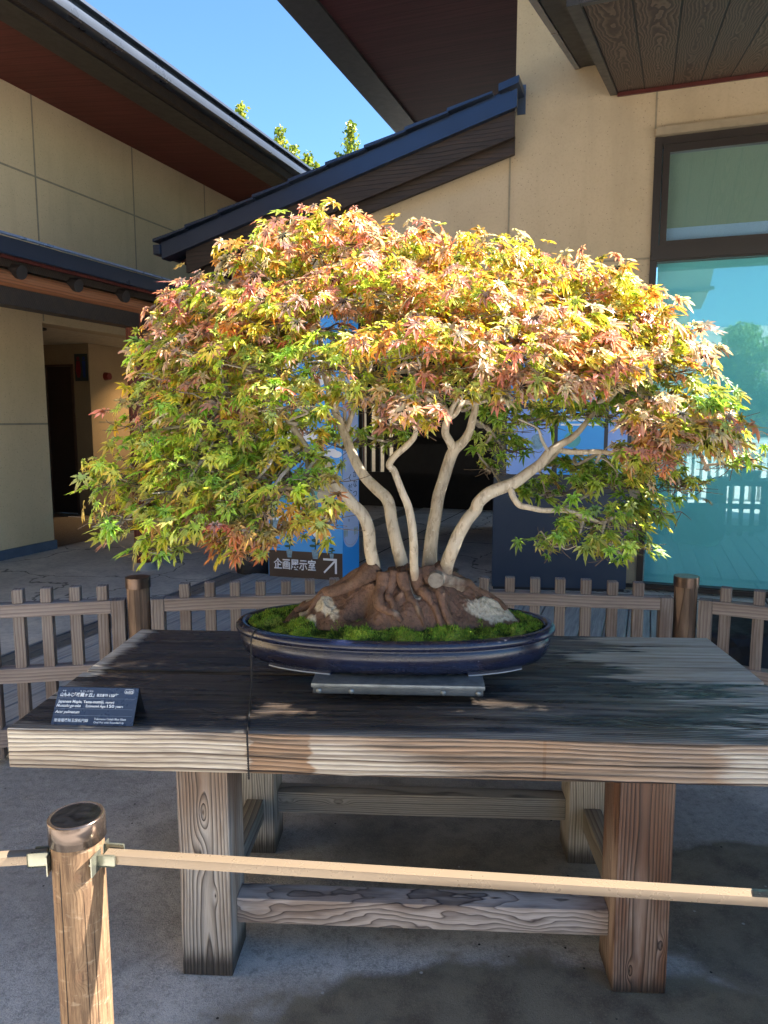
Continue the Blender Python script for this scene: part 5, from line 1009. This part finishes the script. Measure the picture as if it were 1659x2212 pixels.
def rail(p0, ang, L, label, sgn_):
    e = empty('barrier_rail', p0, ang, label, 'rail', 'metal rails of the front barrier'); w_, h_ = .0105, .0078
    MB().box(0.004, L, -w_, w_, -h_, h_, .0015).out('square_tube', railm, e, True)
    br = MB(); br.box(-.004, .026, -w_ - .0035, -w_ - .0015, -.0105, .0095, .003, seg=2); br.box(-.004, .030, w_ + .0015, w_ + .0035, -.0105, .0145, .003, seg=2); br.box(-.006, -.0042, -w_ - .022, w_ + .018, -.019, .014)
    br.out('bracket', steel, e, True); MB().cyl((-.0065, -w_ - .013, -.002), (-.012, -w_ - .013, -.002), .0035, .003, 14).out('screw', steel, e, True)
    return e
rail((BX + .045, BY - .008, .683), R(-6.0), 1.13, 'long metal rail running right from the capped post, its top lit', 1)
rr2 = rail((BX - .045, BY - .008, .683), R(180 + 6.5), .9, 'short piece of metal rail left of the capped post', -1)
# next post, just outside the frame on the right
e = empty('barrier_post', (.665, 1.02, 0), 0, 'capped timber post at the right end of the long rail, just out of view', 'post')
MB().cyl((0, 0, 0), (0, 0, TP - .02), .0425, .0415, 48).out('post_shaft', bpy.data.materials['sun_bleached_cracked_post_wood'], e, True)
MB().cyl((0, 0, TP - .04), (0, 0, TP), .045, .045, 48).out('metal_cap', bpy.data.materials['brown_bronze_cap_metal'], e, True)

# ------------------------------------------------------------------ trees beyond the roofs
def bgtree(x, y, top, spread, label, seed, tips):
    rs = np.random.RandomState(seed); e = empty('garden_tree', (x, y, 0), 0, label, 'tree', 'trees rising beyond the roofs')
    P = catmull([(0, 0, 0), (.1, .05, top * .5), (0, 0, top * .95)], 8); V, F = tube(P, np.linspace(.16, .02, len(P)), 10, .05, seed); npmesh('trunk', V, F, twig_d, e, True)
    Vs, Fs, Cs, o = [], [], [], 0; spires = []
    for k in range(16):
        a_ = rs.rand() * 6.28; z0 = top * rs.uniform(.45, .8); z1 = z0 + rs.uniform(.6, 1.4); r0 = spread * rs.uniform(.2, 1)
        spires.append(((math.cos(a_) * r0 * .5, math.sin(a_) * r0 * .5, z0 - .6), (math.cos(a_) * r0, math.sin(a_) * r0, min(z1, top * .9))))
    spires += tips
    for a_, b in spires:
        a_, b = np.array(a_), np.array(b); L_ = np.linalg.norm(b - a_); n = int(520 * L_)
        for _ in range(n):
            t = rs.rand(); p = a_ + (b - a_) * t + rs.randn(3) * (.15 * (1 - t) + .035) * np.array([1, 1, .8]); u = rs.randn(3); u /= np.linalg.norm(u); v = np.cross(u, rs.randn(3)); v /= np.linalg.norm(v) + 1e-9; s_ = rs.uniform(.025, .055)
            Vs.append([p - u * s_, p + v * s_ * .6, p + u * s_, p - v * s_ * .6]); Fs.append((o, o + 1, o + 2, o + 3)); o += 4; c = np.array([(.30, .34, .03), (.18, .26, .03), (.42, .36, .04), (.10, .17, .02)])[rs.choice(4, p=[.4, .3, .15, .15])] * rs.uniform(.8, 1.2); Cs += [c] * 4
    npmesh('crown', np.array(Vs).reshape(-1, 3), Fs, bglm, e, colors=np.array(Cs))
m = N('yellow_green_background_leaf', .5, .3); ca = m.node('ShaderNodeVertexColor', layer_name='tint').outputs[0]; m.set('Base Color', ca); tr = m.node('ShaderNodeBsdfTranslucent', {'Color': ca}); mx = m.node('ShaderNodeMixShader', {0: .4, 1: m.p.outputs[0], 2: tr.outputs[0]}); m.t.links.new(mx.outputs[0], m.o.inputs[0]); bglm = m.m
bgtree(-2.6, 14.2, 6.2, .8, 'slim pale green tree tip showing over the left roof edge', 21, [((.0, -.1, 5.4), (.03, -.1, 6.98)), ((.12, 0, 5.4), (.20, 0, 6.6))])
bgtree(-1.45, 14.0, 5.4, 1.0, 'bushy yellow green tree top between the two roofs', 22, [((-.40, 0, 5.0), (-.42, 0, 6.55)), ((-.30, 0, 5.0), (-.15, 0, 6.25)), ((-.1, 0, 4.9), (.10, 0, 6.1)), ((.15, 0, 4.8), (.24, 0, 5.9)), ((.25, 0, 4.8), (.45, 0, 5.7)), ((-.25, 0, 4.8), (-.30, .1, 6.2))])
bgtree(-.62, 14.3, 5.6, .9, 'pointed yellow green tree tip above the entrance roof', 23, [((.0, 0, 5.3), (.02, 0, 6.75)), ((-.1, 0, 5.2), (-.2, 0, 6.2)), ((.2, 0, 5.2), (.6, 0, 6.05)), ((.5, 0, 5.0), (.95, 0, 6.1))])

# ------------------------------------------------------------------ what stands behind and beside the camera (seen in the glass; pavilion and neighbour bonsai added to shade the right)
rb2 = empty('rear_building', (0, 0, 0), -A, 'pale flat roofed building opposite, seen reflected in the window', 'building')
rw = MB(); rw.box(-9, 14, -9.6, -9.3, 0, 2.75); rw.out('wall', simple('pale_grey_wall', (.75, .74, .7), .7), rb2); MB().box(-9.2, 14.2, -9.8, -9.0, 2.75, 3.75).out('parapet', simple('pale_parapet', (.55, .58, .56), .7), rb2)
wn = MB()
for k in range(9): wn.box(-7 + k * 2.2, -5.4 + k * 2.2, -9.3, -9.27, .9, 2.2)
wn.out('window', simple('dark_glass', (.03, .04, .045), .1), rb2)
wing = empty('rear_wing', (0, 0, 0), -A, 'nearer wing with projecting tiled eave, seen reflected at the left of the window', 'building')
MB().box(-8, .70, -6.5, -4.6, 0, 3.95).out('wall', simple('beige_grey_wall', (.34, .33, .27), .7), wing)
MB().poly([(-8, -4.2, 3.95), (1.02, -4.2, 3.95), (1.18, -4.2, 4.9), (-8, -4.2, 4.9)], (0, -2.6, 0)).out('roof', simple('dull_eave_metal', (.12, .13, .12), .6), wing)
MB().box(-8, 1.12, -4.18, -4.1, 3.97, 4.04).out('gutter', gutter_metal, wing)
rfn = empty('rear_fence', (0, 0, 0), -A, 'low picket fence behind the photographer', 'fence')
f = MB()
for k in range(30): f.box(-1.5 + k * .13, -1.455 + k * .13, -1.2, -1.15, 0, .95)
f.out('pickets', fw, rfn); MB().box(-1.5, 2.4, -1.145, -1.10, .75, .82).out('rail', fwr, rfn)
pv = empty('added_shade_pavilion', (0, 0, 0), 0, 'added unseen dark timber pavilion that keeps the sun off the right side', 'pavilion')  # added out of view to block sun from rail end and bench
EZ = .63 + (3.2 - .60) * math.tan(R(SUN_EL)) 
MB().poly([(3.2, 2.25, EZ - .08), (3.2, 2.25, EZ), (7.2, 2.25, EZ + .9), (7.2, 2.25, EZ + .8)], (0, -2.1, 0)).out('roof', dark_beam, pv)
MB().box(3.9, 4.0, .3, 2.1, 0, EZ - .05).out('wall', simple('brown_board_wall', (.10, .07, .05), .7), pv)
for y in (.35, 2.0): MB().box(3.3, 3.4, y - .05, y + .05, 0, EZ - .06).out('post', dark_beam, pv)

# added bonsai and bench outside the frame, shaped to shade the lower left ground and bench
nb_ = empty('bonsai_bench', (1.78, 1.50, 0), 0, 'added unseen timber bench of the shade casting bonsai right of the frame', 'bench')
MB().box(-.36, .36, -.30, .22, .56, .62, .005).out('plank', fwr, nb_, True)
for x, y in ((-.3, -.24), (.3, -.24), (-.3, .16), (.3, .16)): MB().box(x - .04, x + .04, y - .04, y + .04, 0, .5595).out('leg', fw, nb_)
np_ = empty('bonsai_pot', (1.78, 1.48, .62), 0, 'added unseen brown pot of the shade casting bonsai right of the frame', 'pot')
MB().cyl((0, 0, .0), (0, 0, .10), .17, .21, 40).out('pot_body', simple('brown_unglazed_clay', (.16, .09, .06), .6), np_, True)
nt_ = empty('bonsai_maple', (1.78, 1.48, .72), 0, 'added unseen green bonsai right of the frame, shaped to cast shade', 'bonsai tree')
P = catmull([(0, 0, 0), (-.04, .02, .18), (.02, 0, .46), (-.02, 0, .95)], 6); V, F = tube(P, np.linspace(.035, .012, len(P)), 12, .08, 9); npmesh('trunk', V, F, bark, nt_, True)
Vn, Fn, Cn, off = [], [], [], 0
NCL = [((-.08, .29, 1.22), (.36, .11, .55)), ((-.03, .08, 1.05), (.38, .22, .60)), ((-.30, .12, 1.30), (.26, .22, .20)), ((.25, .10, 1.5), (.30, .24, .18)), ((-.10, .10, 1.72), (.26, .22, .16)), ((.28, .05, .85), (.30, .22, .16)), ((-.28, .12, .72), (.28, .22, .15))]
for k in range(7500):
    d = rs.randn(3); d /= np.linalg.norm(d); cN, rN = NCL[rs.choice(7, p=[.3, .2, .1, .1, .1, .1, .1])]; p = d * rs.rand() ** .4 * np.array(rN) + np.array(cN); V, F, tip = TPL[rs.randint(6)]
    q, _ = np.linalg.qr(rs.randn(3, 3)); W_ = V @ q * .036 + p; Vn.append(W_); Fn.append(F + off); off += len(V); Cn.append(np.tile(np.array(PALS['green']) * rs.uniform(.7, 1.2), (len(V), 1)))
npmesh('foliage', np.concatenate(Vn), np.concatenate(Fn), bpy.data.materials['maple_leaf_translucent'], nt_, colors=np.concatenate(Cn))
